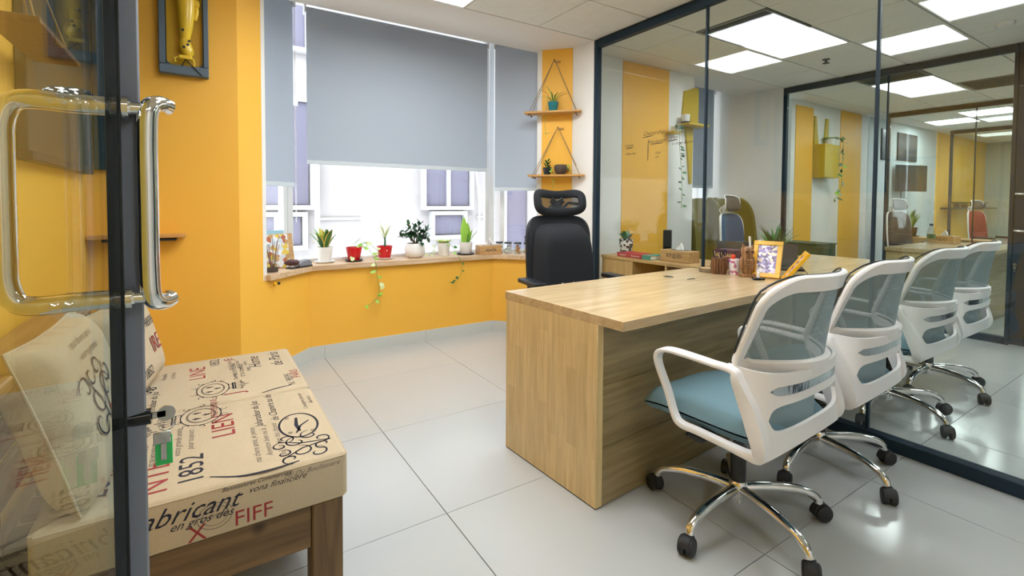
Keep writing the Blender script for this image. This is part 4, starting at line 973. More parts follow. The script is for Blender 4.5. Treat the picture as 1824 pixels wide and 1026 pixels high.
# ------------------------------------------------------------------ plants
def blade(base, az, tilt, L, W, bend, n=7, fold=.25, tip=1.0, basew=.35):
    P = Vector(base); v = []; th = tilt; d = Vector((math.cos(az), math.sin(az), 0)); sd = Vector((-math.sin(az), math.cos(az), 0)); st = L/n
    for i in range(n+1):
        u = i/n; ww = W/2*(basew+(1-basew)*math.sin(min(1, u*1.15)*PI*.62)**1) * (1-u**(3.2*tip)) if i < n else .0006
        if i == 0: ww = W/2*basew
        nn = (Vector((0, 0, math.cos(th)))+d*math.sin(th)); up = d*math.cos(th)*-1+Vector((0, 0, math.sin(th)))
        v += [P+sd*ww+up*ww*fold, P, P-sd*ww+up*ww*fold]
        P = P+nn*st; th += bend/n
    f = []
    for i in range(n): f += [(3*i, 3*i+1, 3*i+4, 3*i+3), (3*i+1, 3*i+2, 3*i+5, 3*i+4)]
    return MB().add(v, f)
def blade2(*q, **k):
    m = blade(*q, **k); inn, out = MB(), []
    L, R = MB(), MB(); n = len(m.v)//3
    vi = []; vl = []; vr = []
    for i in range(n):
        a, c, b_ = Vector(m.v[3*i]), Vector(m.v[3*i+1]), Vector(m.v[3*i+2]); p, s_ = c.lerp(a, .66), c.lerp(b_, .66)
        vi += [p, c, s_]; vl += [a, p]; vr += [s_, b_]
    f3 = m.f; f2 = [(2*i, 2*i+1, 2*i+3, 2*i+2) for i in range(n-1)]
    return MB().add(vi, f3), MB().add(vl, f2).add(vr, f2)
def oval(p, d, up, L, W, heart=0):
    d = Vector(d).normalized(); up = Vector(up); up = (up-d*up.dot(d)).normalized(); sd = d.cross(up); p = Vector(p); v = [p+up*.001*0+d*L*.5]
    for i in range(12):
        a = 2*PI*i/12; r = 1-.25*math.cos(a)*heart; x = L*.5-L*.5*math.cos(a); y = W/2*math.sin(a)*(1+.25*math.cos(a))
        if i == 0 and heart: x += L*.12
        v.append(p+d*x+sd*y+up*(.12*abs(y)))
    return MB().add(v, [(0, 1+i, 1+(i+1) % 12) for i in range(12)])
def pot(name, label, loc, r0, r1, h, m, saucer=None, sr=None, round_=False, group=None, cat='plant'):
    t = thing(name, label, cat, loc, 0, group); b = 0
    if saucer:
        MB().lathe([(sr*.82, 0), (sr, .010), (sr, .014), (sr*.93, .014), (sr*.85, .006)], 26).obj('saucer', saucer, t); b = .007
    if round_: pr = [(r0, b), (r1*.92, b+h*.18), (r1, b+h*.45), (r1*.97, b+h*.75), (r1*.84, b+h), (r1*.78, b+h), (r1*.80, b+h*.86)]
    else: pr = [(r0*.96, b), (r0, b+.004), (r1, b+h-.004), (r1, b+h), (r1*.9, b+h), (r1*.88, b+h*.86)]
    MB().lathe(pr, 28).obj('pot', m, t, 50)
    MB().lathe([(.001, b+h*.9), (r1*.87 if not round_ else r1*.78, b+h*.88)], 20, cap=False).obj('soil', 'soil', t)
    return t, b+h*.88
def vine(t, pts, mats, n, L, r=.0018, W=None):
    P = smooth(pts, 6); MB().tube(P, r, 6).obj('vine', 'stemg', t); N = len(P)
    for i in range(n):
        k = int((i+.7)/n*(N-1)); a = random.uniform(0, 2*PI); d = Vector((math.cos(a), math.sin(a)*.6-.2, random.uniform(-.5, .2)))
        oval(P[k]+d*.006, d, (random.uniform(-.3, .3), -.8, .5), L*random.uniform(.75, 1.15), (W or L*.72)*random.uniform(.8, 1.1), .6).obj('leaf', random.choice(mats), t)
# white pot with striped dracaena-like plant
t, z = pot('potted_plant', 'white pot with broad green and yellow striped leaves, first plant on the sill', (.82, 4.02, SL), .048, .062, .118, 'potw', 'potw', .078)
for i in range(15):
    a = 2*PI*i/15+random.uniform(-.2, .2); ti = .12+.42*((i*7) % 5)/5; L = random.uniform(.13, .20)
    b = (.022*math.cos(a), .022*math.sin(a), z-.003)
    i_, e_ = blade2(b, a, ti, L, .062, .35, fold=.35); lf = i_.obj('leaf', 'leafy' if i % 5 == 0 else ('leafd' if i % 2 else 'leaf'), t); e_.obj('leaf_edge', 'leafl' if i % 3 else 'leafy', lf, kind='stuff')
blade((-.02, 0, z), PI, .9, .12, .03, -.3).obj('leaf', 'leafy', t)
# red pot, vine
t, z = pot('potted_vine', 'red pot on a dark saucer with a thin vine hanging over the sill edge', (1.044, 4.0, SL), .045, .064, .108, 'potred', 'potdark', .072)
MB().tube(smooth([(.0, 0, z), (.02, 0, z+.05), (.05, -.02, z+.09)], 5), .0015, 5).tube(smooth([(-.03, 0, z), (-.0, -.01, z+.05), (.04, -.02, z+.07)], 5), .0012, 5).obj('stem', 'stemg', t)
vine(t, [(.045, -.02, z+.01), (.075, -.05, z+.045), (.10, -.12, z-.02), (.125, -.185, -.01), (.13, -.195, -.12), (.145, -.20, -.22), (.13, -.20, -.28), (.05, -.20, -.34)], ['leafl', 'leafl', 'leafp'], 15, .042)
oval((-.03, -.075, .045), (-.3, -.6, -.5), (0, -1, .3), .05, .04, .6).obj('leaf', 'leafp', t)
vine(t, [(.045, 0, z), (.08, -.02, z+.05), (.16, -.04, z+.0), (.20, -.06, .05)], ['leafp'], 5, .035)
# red pot with small palm
t, z = pot('potted_dracaena', 'red pot on a white saucer with a slender pale-leaved palm-like plant', (1.309, 4.03, SL), .048, .064, .104, 'potred', 'potw', .07)
MB().tube([(0, 0, z-.01), (.003, 0, z+.05), (0, 0, z+.10)], [.010, .008, .006], 8).obj('trunk', 'leafd', t)
for i in range(16):
    a = 2*PI*i/16*2.6; blade((0, 0, z+.05+.05*(i/16)), a, .25+.35*(i % 4)/4, random.uniform(.11, .17), .011, .7, fold=.2).obj('leaf', 'leafp' if i % 3 else 'leafl', t)
MB().box(-.006, .004, -.0645, -.062, .070, .082, .001).obj('label_mark', 'potw', t)
# jade plant
t, z = pot('jade_plant', 'round off-white pot with a bushy dark green jade plant', (1.568, 4.0, SL), .055, .088, .125, 'potw', None, None, True)
random.seed(11)
br = [((0, 0, z), (-.04, .0, z+.08), (-.12, -.01, z+.13)), ((0, 0, z), (-.02, -.01, z+.09), (-.07, -.02, z+.19)), ((.01, 0, z), (.02, 0, z+.09), (.05, 0, z+.19)), ((.01, 0, z), (.05, -.01, z+.07), (.11, -.02, z+.13)), ((0, 0, z), (.03, -.03, z+.05), (.03, -.07, z+.02)), ((0, 0, z), (-.06, -.02, z+.07), (-.16, -.03, z+.08)), ((0, 0, z), (.06, 0, z+.05), (.12, 0, z+.06)), ((0, 0, z), (.0, .03, z+.1), (.02, .04, z+.16)), ((0, 0, z), (.04, -.03, z+.10), (.07, -.04, z+.11))]
lm = MB().add(oval((0, 0, 0), (0, 1, 0), (0, 0, 1), .042, .021).v, oval((0, 0, 0), (0, 1, 0), (0, 0, 1), .042, .021).f).mesh('leaf', M_['leafj']); lm2 = MB().merge(oval((0, 0, 0), (0, 1, 0), (0, 0, 1), .038, .019)).mesh('leaf', M_['leafd'])
for bq in br:
    P = smooth(bq, 5); MB().tube(P, [.005-.003*i/len(P) for i in range(len(P))], 6).obj('branch', 'stem', t)
    for k in range(20):
        pp = P[min(len(P)-1, 4+k % 7)]; d = Vector((random.uniform(-1, 1), random.uniform(-1, .6), random.uniform(-.5, 1))).normalized()
        o = bpy.data.objects.new('leaf', lm if k % 3 else lm2); COL.objects.link(o); o.parent = t; o.location = pp; o.rotation_mode = 'QUATERNION'; o.rotation_quaternion = d.to_track_quat('Y', 'Z'); o.scale = (random.uniform(1.0, 1.45),)*3
random.seed(5)
# white pot pothos
t, z = pot('potted_pothos', 'small white pot with a pale trailing vine over the sill edge', (1.843, 4.0, SL), .046, .058, .118, 'potw', None)
for i in range(12):
    a = 2*PI*i/12; oval((.03*math.cos(a), .03*math.sin(a), z+.01), (math.cos(a), math.sin(a), .6), (0, 0, 1), .055, .045, .6).obj('leaf', 'leafp' if i % 3 else 'leafl', t)
vine(t, [(.02, -.03, z), (.04, -.09, z-.01), (.055, -.15, .03), (.075, -.18, -.02), (.095, -.185, -.10), (.07, -.185, -.17), (.02, -.185, -.205), (-.04, -.185, -.215)], ['leaf', 'leafd', 'leafl'], 9, .036)
vine(t, [(-.03, 0, z), (-.07, -.01, z+.01), (-.12, -.02, .04), (-.16, -.03, .01)], ['leafp'], 6, .034)
# snake plant
t, z = pot('snake_plant', 'white pot on a black saucer with upright bright green blade leaves', (2.066, 4.0, SL), .05, .064, .11, 'potw', 'potdark', .085)
for (dx, az, ti, L, W, bd) in ((-.022, -2.3, -.04, .255, .080, .03), (.016, -1.9, .06, .20, .070, .03), (.03, -.6, .5, .16, .045, .3), (.0, 1.1, .08, .17, .06, .1), (.03, -1.2, .25, .14, .045, .2), (-.01, -2.2, .12, .12, .045, .1)):
    blade((dx, 0, z-.004), az, ti, L, W, bd, 9, .3, 1.0, .55).obj('leaf', 'leafl' if W != .06 else 'leaf', t)
# potted plants on the hanging shelves
t, z = pot('spider_plant', 'teal pot with a spiky spider plant on the upper hanging shelf', (p.x-.0, p.y+.0, 1.985+.0162), .036, .047, .082, 'potteal')
for i in range(22):
    a = 2*PI*i/22+.2; blade((.012*math.cos(a), .012*math.sin(a), z), a, .3+.5*(i % 3)/3, random.uniform(.12, .22)*(.55 if math.sin(a-Wang) > 0 else 1), .010, 1.5, 8, .3).obj('leaf', 'leafd' if i % 2 else 'leafl', t)
MB().tube(smooth([(-.02, -.02, z), (-.10, -.06, z+.03), (-.15, -.08, -.12), (-.13, -.075, -.22)], 6), .0012, 5).obj('runner', 'stemg', t)
for i in range(7): a = 2*PI*i/7; blade((-.13, -.075, -.22), a, 1.1, .06, .006, .6, 5).obj('leaflet', 'leafl', t)
e = Vector((math.cos(Wang), math.sin(Wang))); a_, b_ = q-e*.085, q+e*.035
t, z = pot('potted_succulent', 'small black pot with a leafy green plant on the lower hanging shelf', (a_.x, a_.y, 1.430+.0162), .028, .038, .065, 'potblack')
for i in range(16):
    a = 2.4*i; oval((.01*math.cos(a), .01*math.sin(a), z+.004*i), (math.cos(a), math.sin(a), .8), (0, 0, 1), .04, .02).obj('leaf', 'leafd' if i % 3 else 'leaf', t)
vine(t, [(.0, -.03, z), (.012, -.06, z-.02), (.014, -.065, -.05), (.012, -.065, -.12)], ['leafl'], 7, .026)
t = thing('stone_planter', 'mottled brown heart-shaped planter with a thin vine on the lower hanging shelf', 'planter', (b_.x, b_.y, 1.430+.0162))
MB().lathe([(.03, 0), (.044, .015), (.058, .045), (.060, .070), (.048, .088), (.036, .084), (.034, .076)], 22).obj('body', 'stone', t, 60)
vine(t, [(.02, 0, .08), (.06, -.02, .09), (.085, -.02, .06), (.075, -.02, .03)], ['leaf', 'leafl'], 5, .02)

# ------------------------------------------------------------------ other things on the sill
t = thing('photo_board', 'wooden-edged photo of people in yellow helmets leaning at the left end of the sill', 'photo', (.475, 3.83, SL)); t.rotation_euler = (math.radians(-9), 0, math.radians(28))
MB().box(-.125, .125, 0, .012, 0, .25, .002).obj('board', 'oak', t); MB().box(-.122, .085, -.001, 0, .004, .246).obj('photo_print', 'photo2', t)
t = thing('blue_box', 'light blue flat box standing behind the helmet photo on the sill', 'box', (.43, 3.93, SL), math.radians(25)); MB().box(-.09, .09, -.015, .015, 0, .27, .003).obj('body', mat('pale_blue', srgb(160, 205, 228), .5), t); MB().box(-.09, .09, -.016, .016, .21, .222).obj('lid_edge', mat('pale_blue_edge', srgb(190, 222, 238), .5), t)
t = thing('glass_vase', 'round glass vase holding dark sticks at the left end of the sill', 'vase', (.405, 3.66, SL))
MB().lathe([(.028, 0), (.040, .015), (.043, .04), (.034, .07), (.018, .09), (.022, .11)], 22, cap=False).obj('bowl', 'jar', t); MB().lathe([(.036, .003), (.039, .03)], 18).obj('pebbles', 'stone', t)
for i in range(9):
    a = 2*PI*i/9; MB().tube([(.01*math.cos(a), .01*math.sin(a), .03), (.045*math.cos(a), .045*math.sin(a), .19+.02*(i % 3))], .0018, 5).obj('stick', 'darkwood', t)
t = thing('stapler', 'grey and black office stapler lying on the sill', 'stapler', (.60, 3.81, SL), math.radians(36))
MB().box(-.10, .10, -.032, .032, 0, .012, .003).obj('base', 'blackgloss', t); MB().prism([(-.02, .012), (.095, .012), (.10, .03), (.075, .052), (.02, .045), (-.02, .025)], -.024, .024, 'y').obj('head', mat('grey_plastic', srgb(130, 132, 140), .35), t); MB().box(-.09, -.02, -.02, .02, .012, .02, .002).obj('tray', 'steel', t)
t = thing('dried_fruit', 'glossy dark red-brown dried fruit lump lying on the stapler', 'fruit', (.535, 3.765, SL+.0205))
MB().sphere((0, 0, .024), (.045, .026, .023), 14, 9).sphere((.03, .006, .022), (.03, .024, .021), 12, 8).obj('body', 'dry', t)
def tissue_box(loc, rz, label, word, L=.25):
    t = thing('tissue_box', label, 'tissue box', loc, rz, 'bamboo tissue boxes')
    MB().box(-L/2, L/2, -.062, .062, 0, .085, .003).obj('box', 'bamboo', t); MB().box(-L/2+.05, L/2-.05, -.02, .02, .084, .0862, .001).obj('slot', 'black', t)
    o = MB().merge(textmb(word, .042), Matrix.Translation((.0, -.0628, .045)) @ Matrix.Rotation(PI/2, 4, 'X')); o.obj('printed_lettering', 'ink', t)
    b = MB(); v = []; N = 8
    for i in range(N+1):
        for j in range(N+1):
            u, q = -1+2*i/N, j/N; v.append((u*.05*(1-.75*q)+.01*q, .012*math.sin(5*u+3*q)*(1-.4*q), .084+.075*q*(1-.35*abs(u))))
    b.add(v, [(i*(N+1)+j, (i+1)*(N+1)+j, (i+1)*(N+1)+j+1, i*(N+1)+j+1) for i in range(N) for j in range(N)]).obj('tissue', 'tissue', t, 80); return t
tissue_box((2.265, 3.92, SL), math.radians(-8), 'bamboo tissue box at the right end of the window sill', 'xpe3d', .22)
tissue_box((3.07, 2.40, .757), -PI/2+.0, 'bamboo tissue box on the cabinet behind the glass beside the desk', 'KP@3D', .27)
tissue_box((7.05, 1.93, .769), -PI/2-.3, 'bamboo tissue box far away on the third office desk', 'KP@3D', .25)
for i, (x, y, c, lb) in enumerate(((2.40, 3.945, 'zebra', 'black and white patterned small jar beside the tissue box on the sill'), (2.455, 3.875, 'potw', 'glass jar of white sweets on the sill, left of the biscuit jars'), (2.515, 3.80, 'cookie', 'glass jar of biscuits in the middle of the jar row on the sill'), (2.58, 3.73, 'cookie', 'glass jar of biscuits on the sill next to the black chair back'), (2.64, 3.66, 'cookie', 'glass jar of biscuits hidden mostly by the black chair back'))):
    t = thing('storage_jar', lb, 'jar', (x, y, SL), 0, 'glass jars on the right end of the sill')
    if c == 'zebra': MB().lathe([(.03, 0), (.03, .085)], 18).obj('body', 'zebra', t)
    else:
        MB().lathe([(.038, 0), (.04, .004), (.04, .088), (.036, .094)], 22).obj('body', 'jar', t)
        for k in range(14): MB().sphere((random.uniform(-.02, .02), random.uniform(-.02, .02), .012+.005*k), (.012, .012, .009), 8, 5).obj('sweet' if c == 'potw' else 'biscuit', c, t)
    MB().lathe([(.037, .094), (.037, .108), (.034, .110)], 22).obj('lid', 'lid', t)
t = thing('card_box', 'dark grey box standing on the jars beside the black chair', 'box', (2.60, 3.71, SL+.111)); MB().box(-.05, .05, -.03, .03, 0, .06, .002).obj('body', mat('dark_grey_card', srgb(84, 82, 88), .6), t); MB().box(-.051, .051, -.031, .031, .05, .06).obj('lid_edge', 'black', t)
t = thing('drawer_knob', 'small yellow and black plug under the left end of the sill', 'plug', (.405, 3.53, SZ-.03)); MB().sphere((0, 0, 0), .014, 10, 7).obj('cap', 'ywood', t); MB().sphere((.024, -.004, .004), .010, 10, 7).obj('tip', 'black', t)

# ------------------------------------------------------------------ things on the near desk
ZD = .7685
t = thing('log_slice', 'round log slice coaster at the far end of the near desk', 'coaster', (2.70, 1.885, ZD))
MB().lathe([(.055, 0), (.058, .003), (.057, .021), (.054, .024)], 24).obj('bark', 'bark', t); MB().lathe([(.0005, .0242), (.052, .0244)], 24, cap=False).obj('cut_face', 'oak', t)
t = thing('pencil_cup', 'barrel-shaped ribbed dark wooden pencil holder with scissors and pens', 'pencil holder', (2.68, 1.80, ZD))
for i in range(16):
    a = 2*PI*i/16; MB().tube([(r*math.cos(a), r*math.sin(a), z) for r, z in ((.036, .002), (.041, .03), (.042, .06), (.036, .098))], [.0075, .0088, .0088, .0075], 6).obj('stave', 'darkwood', t)
MB().lathe([(.034, 0), (.038, .03), (.039, .06), (.033, .094)], 18).obj('liner', 'darkwood', t)
for i, (dx, dy, tx, ty, m) in enumerate(((-.015, 0, -.05, .01, 'blackgloss'), (.0, .01, -.02, .02, 'steel'), (-.005, -.015, -.035, -.02, 'steel'), (.015, .0, .02, .01, 'blackgloss'))): MB().tube([(dx, dy, .02), (tx, ty, .15-.008*i)], .004, 8).obj('pen', m, t)
s = MB()
for dx in (0, .032): s.tube([(.01+dx+.014*math.cos(a), -.01, .128+.019*math.sin(a)) for a in [2*PI*i/14 for i in range(14)]], .0032, 6, True)
s.obj('scissor_handle', 'ink', t, kind='stuff')
t = thing('floral_mug', 'white pen mug with pink flowers beside the wooden owl', 'mug', (2.735, 1.735, ZD))
MB().lathe([(.029, 0), (.031, .004), (.031, .094), (.028, .096), (.027, .08)], 24).obj('body', 'floral', t)
MB().tube([(.028, -.0, .08), (.05, 0, .075), (.052, 0, .035), (.029, 0, .025)], .004, 8).obj('handle', 'potw', t)
MB().box(-.022, .0, -.012, .010, .085, .122, .005).obj('stamp', 'orange', t); MB().tube([(.01, .008, .05), (.016, .012, .13)], .007, 8).obj('marker_pen', 'black', t)
t = thing('wooden_owl', 'carved brown wooden owl figure standing on the near desk', 'figurine', (2.715, 1.640, ZD), math.radians(-32))
MB().box(-.04, .04, -.03, .03, 0, .018, .003).obj('plinth', 'owl', t)
v = []; R = [(.022, .028, .018), (.034, .030, .04), (.038, .033, .07), (.036, .032, .095), (.030, .028, .115), (.034, .030, .135), (.036, .031, .155), (.033, .026, .172), (.024, .018, .178)]; n = 20
for rx, ry, z in R:
    for i in range(n): a = 2*PI*i/n; v.append((rx*math.cos(a), ry*math.sin(a), z))
f = [(k*n+i, k*n+(i+1) % n, (k+1)*n+(i+1) % n, (k+1)*n+i) for k in range(len(R)-1) for i in range(n)]+[tuple(range(n))[::-1], tuple(range((len(R)-1)*n, len(R)*n))]
MB().add(v, f).obj('body', 'owl', t, 60)
for sx in (-1, 1):
    MB().add([(sx*.034, -.012, .168), (sx*.012, -.018, .172), (sx*.026, .012, .170), (sx*.034, -.006, .202)], [(0, 1, 3), (1, 2, 3), (2, 0, 3), (0, 2, 1)]).obj('ear', 'owl', t)
    MB().tube([(sx*.015+.011*math.cos(a), -.030, .148+.011*math.sin(a)) for a in [2*PI*i/14 for i in range(14)]], .0026, 6, True).obj('eye_ring', 'owl', t); MB().sphere((sx*.015, -.030, .148), .0045, 8, 6).obj('eye', 'black', t)
    MB().sphere((sx*.034, .0, .075), (.008, .024, .045), 10, 8).obj('wing', 'owl', t)
MB().lathe([(.005, 0), (.0005, .014)], 8, m=Matrix.Translation((0, -.031, .142)) @ Matrix.Rotation(PI*.8, 4, 'X')).obj('beak', 'owl', t)
for k in range(4):
    for i in range(3+k % 2): MB().sphere(((i-(2+k % 2)/2)*.016, -.031-.001*k, .058+.014*k), (.008, .004, .008), 8, 5).obj('breast_feather', 'owl', t)
t = thing('reed_rods', 'two pale rolled paper rods standing behind the wooden owl', 'rods', (2.79, 1.655, ZD))
MB().lathe([(.018, 0), (.02, .08), (.018, .08), (.016, .01)], 14).obj('holder', 'potblack', t)
for tx, ty, h_ in ((-.010, .012, .235), (.034, -.03, .215)): MB().tube([(0, 0, .01), (tx, ty, h_)], [.004, .0065], 8).obj('rod', 'paper', t)
def photo_frame(label, loc, yaw, lean, w_, h_, m, face):
    t = thing('framed_photo', label, 'photo frame', loc, 0, 'yellow photo frames on the near desk'); t.rotation_euler = (Matrix.Rotation(yaw, 4, 'Z') @ Matrix.Rotation(-lean, 4, 'X')).to_euler()
    b = .026
    for nm, a in (('rail', (-w_/2, w_/2, 0, b)), ('rail', (-w_/2, w_/2, h_-b, h_)), ('side_bar', (-w_/2, -w_/2+b, b, h_-b)), ('side_bar', (w_/2-b, w_/2, b, h_-b))): MB().box(a[0], a[1], -.009, .009, a[2], a[3], .002).obj(nm, m, t)
    MB().box(-w_/2+b-.003, w_/2-b+.003, -.002, .0, b-.003, h_-b+.003).obj('photo_print', face, t); MB().box(-w_/2+.01, w_/2-.01, .002, .008, .01, h_-.01).obj('backing', 'black', t)
    MB().box(-.015, .015, .009, .012, .02, h_*.6).xf(Matrix.Translation((0, .009, h_*.6)) @ Matrix.Rotation(lean*2.1, 4, 'X') @ Matrix.Translation((0, -.009, -h_*.6))).obj('easel_leg', 'black', t)
    return t
photo_frame('yellow photo frame with a group picture facing the camera', (2.755, 1.555, ZD+.003), math.radians(-72), math.radians(24), .155, .225, 'ywood', 'photo1')
photo_frame('yellow photo frame seen edge-on, leaning back beside the other frame', (2.735, 1.44, ZD+.003), math.radians(-148), math.radians(36), .145, .20, 'ywood', 'photo1')
t = thing('desk_ornament', 'tiny white figure on a black base before the yellow frames', 'ornament', (2.655, 1.535, ZD), math.radians(-40))
MB().box(-.032, .032, -.018, .018, 0, .014, .004).obj('base', 'blackgloss', t); MB().lathe([(.009, .014), (.006, .03), (.008, .04), (.004, .046), (.007, .053), (.001, .060)], 12).obj('figure', 'potw', t)
t = thing('ring_binder_clip', 'small black wire clip lying on the near desktop', 'clip', (2.33, 1.74, ZD+.002)); MB().tube(smooth([(-.03, 0, .001), (0, .008, .001), (.03, .0, .001), (.02, -.01, .001)], 5), .002, 6).obj('wire', 'black', t)

# ------------------------------------------------------------------ second office
t = thing('cabinet', 'low oak cabinet with open bays along the other side of the glass', 'cabinet', (3.12, 2.60, 0))
MB().box(-.22, .22, -.50, .48, .732, .757, .002).obj('cabinet_top', 'oak', t)
for a in ((.45, .47), (.12, .14), (-.22, -.20), (-.49, -.47)): MB().box(-.215, .215, a[0], a[1], .0, .731).obj('side_panel', 'oakz', t)
MB().box(-.214, -.198, .141, .449, .02, .731).obj('back_panel', 'oakz', t); MB().box(-.214, -.198, -.469, -.221, .02, .60).obj('back_panel', 'oakz', t); MB().box(-.2, .2, -.199, .119, .02, .04).obj('bottom_panel', 'oak', t); MB().box(.196, .214, -.199, .119, .04, .731).obj('front_door', 'oakz', t)
t, z = pot('zebra_pot_plant', 'pot with black and white pattern and broad leaved succulent on the oak cabinet', (3.10, 2.98, .758), .05, .062, .125, 'zebra', 'potdark', .08)
for i in range(18):
    a = 2.4*i; blade((.015*math.cos(a), .015*math.sin(a), z), a, .25+.75*(i % 4)/4, random.uniform(.07, .11), .035, .3, 6, .35).obj('leaf', 'leafj' if i % 2 else 'leaf', t)
for y0, y1, m, lb in ((2.775, 2.905, 'bookred', 'dark red book lying spine-out on the cabinet next to the patterned pot'), (2.64, 2.773, 'bookred', 'second dark red book with white lines of print, right of the first'), (2.55, 2.637, 'bookteal', 'teal book lying beside the tissue box on the cabinet')):
    t = thing('book', lb, 'book', (2.99, (y0+y1)/2, .758), 0, 'books lying on the oak cabinet'); L = (y1-y0)/2
    MB().box(-.07, .09, -L, L, 0, .004, .001).box(-.07, .09, -L, L, .030, .034, .001).box(-.07, -.066, -L, L, .004, .030).obj('cover', m, t, kind='stuff'); MB().box(-.065, .088, -L+.003, L-.003, .004, .030).obj('pages', 'paper', t)
    if m == 'bookred':
        MB().merge(textmb('Research' if y0 > 2.7 else 'Management', .018), Matrix.Translation((-.0706, 0, .017)) @ Matrix.Rotation(-PI/2, 4, 'Z') @ Matrix.Rotation(PI/2, 4, 'X')).obj('spine_lettering', 'paper', t)
t = thing('tower_speaker', 'slim black upright speaker behind the tissue box in the second office', 'speaker', (3.20, 2.62, .758), math.radians(-55)); MB().box(-.032, .032, -.035, .035, 0, .225, .004).obj('body', 'black', t); MB().box(-.026, .026, -.0365, -.035, .10, .215).obj('grille', 'screen', t); MB().box(-.026, .026, -.037, -.035, .01, .09).obj('front_plate', 'blackgloss', t)
# things on the second desk by the glass
for i, lb in enumerate(('patterned purple box at the bottom of the small stack behind the glass', 'patterned purple box on top of the small stack behind the glass')):
    t = thing('patterned_box', lb, 'box', (2.985, 1.93, ZD+.0625*i), 0, 'purple boxes stacked behind the glass')
    MB().box(-.06, .06, -.075, .075, 0, .062, .002).obj('body', 'purple', t)
    for k in range(9): MB().prism([(-.068+.016*k, .018), (-.060+.016*k, .044), (-.052+.016*k, .018)], -.0608, -.060, 'x').obj('zigzag', 'gold', t)
    MB().box(-.0606, -.06, -.073, .073, .004, .010).obj('stripe', 'bookred', t)
for (x, y, yaw, lb) in ((3.16, 1.99, -.9, 'dark screen standing left on the second office desk'), (3.24, 1.72, -.9, 'grey laptop lid standing on the second office desk behind the owl')):
    t = thing('laptop', lb, 'laptop', (x, y, ZD), yaw); MB().box(-.12, .12, -.09, .09, 0, .014, .003).obj('keyboard_base', 'black', t)
    MB().box(-.12, .12, 0, .008, 0, .155, .003).xf(Matrix.Translation((0, .088, .008)) @ Matrix.Rotation(math.radians(-12), 4, 'X')).obj('screen_lid', 'screen', t)
t, z = pot('spiky_plant', 'large green spiky plant behind the yellow photo frames on the second desk', (3.49, 1.90, ZD), .05, .066, .10, 'potw')
for i in range(34):
    a = 2.4*i; blade((.02*math.cos(a), .02*math.sin(a), z), a, .08+.85*(i % 7)/7, random.uniform(.14, .23), .022, .55, 7, .3).obj('leaf', 'leaf' if i % 3 else 'leafd', t)
def wing_chair(loc, rz, label):
    t = thing('armchair', label, 'armchair', loc, rz, 'olive armchairs in the second office'); t.scale = (.86, .86, 1)
    MB().box(-.30, .30, -.30, .28, .12, .30, .02).obj('base', 'olive', t); MB().box(-.24, .24, -.32, .20, .305, .44, .03).obj('seat_cushion', 'olive', t)
    pr = [(-.30, .30), (-.31, .9), (-.27, 1.16), (-.18, 1.26), (0, 1.245), (.18, 1.26), (.27, 1.16), (.31, .9), (.30, .30)]
    MB().prism([(v.x, v.y) for v in smooth([(a, b, 0) for a, b in pr], 5)], .20, .32, 'y').obj('backrest', 'olive', t)
    for sx in (-1, 1):
        MB().prism([(v.x, v.y) for v in smooth([(.25, .5, 0), (.25, 1.20, 0), (.14, 1.24, 0), (.02, 1.10, 0), (-.03, .85, 0), (-.06, .62, 0)], 4)], min(sx*.26, sx*.33), max(sx*.26, sx*.33), 'x').obj('wing', 'olive', t)
        MB().box(min(sx*.25, sx*.34), max(sx*.25, sx*.34), -.32, .22, .12, .60, .025).obj('arm', 'olive', t)
        for sy in (-.25, .24): MB().lathe([(.014, 0), (.022, .12)], 10, c=(sx*.25, sy, 0)).obj('leg', 'darkwood', t)
wing_chair((4.81, 3.36, 0), 0, 'olive high-backed armchair under the second office blind, left one'); wing_chair((5.42, 3.36, 0), math.radians(0), 'olive high-backed armchair beside the far corner, right one')
# yellow wall shelves
t = thing('yellow_wall_shelf', 'mustard yellow wall shelf with a tall tapered board in the second office', 'wall shelf', (4.38, 3.34, 2.03))
MB().prism([(-.13, 0), (-.09, .35), (.09, .41), (.14, .40), (.14, 0)], -.022, -.002, 'y').obj('upright_board', 'oliveboard', t)
MB().box(-.19, .14, -.16, -.002, -.022, 0, .002).obj('ledge', 'oliveboard', t); MB().prism([(-.06, -.022), (.06, -.022), (.05, -.62), (.02, -.62)], -.02, -.002, 'y').obj('tapered_foot', 'oliveboard', t)
t, z = pot('small_white_pot', 'small white pot on a black saucer on the second office yellow shelf', (4.235, 3.26, 2.0305), .034, .044, .08, 'potw', 'potblack', .055)
for i in range(5): a = 1.3*i; oval((.01, 0, z), (math.cos(a), math.sin(a), .4), (0, 0, 1), .03, .02).obj('leaf', 'leaf', t)
t, z = pot('hanging_ivy', 'trailing green ivy hanging down the white wall beside the writing', (4.07, 3.27, 1.93), .03, .036, .05, 'potw', group=None)
MB().box(-.06, .06, -.05, .068, -.02, 0).obj('bracket', 'oliveboard', t)
vine(t, [(0, -.03, z), (.0, -.06, z+.01), (.01, -.06, -.15), (.04, -.06, -.35), (.06, -.06, -.55), (.05, -.06, -.78)], ['leaf', 'leafd'], 26, .05, .0025)
t = thing('yellow_wall_shelf', 'mustard yellow wall shelf with two pointed boards in the third office', 'wall shelf', (7.22, 3.34, 1.56))
MB().box(-.20, .20, -.16, -.002, 0, .45, .003).obj('box_body', 'oliveboard', t); MB().prism([(-.20, .45), (-.19, .84), (-.15, .84), (-.08, .45)], -.02, -.002, 'y').obj('pointed_board', 'oliveboard', t); MB().prism([(.08, .45), (.13, .83), (.20, .83), (.20, .45)], -.02, -.002, 'y').obj('pointed_board', 'oliveboard', t)
t, z = pot('hanging_pothos', 'green trailing plant in a white pot on the third office yellow shelf', (7.32, 3.25, 2.0105), .05, .065, .09, 'potw')
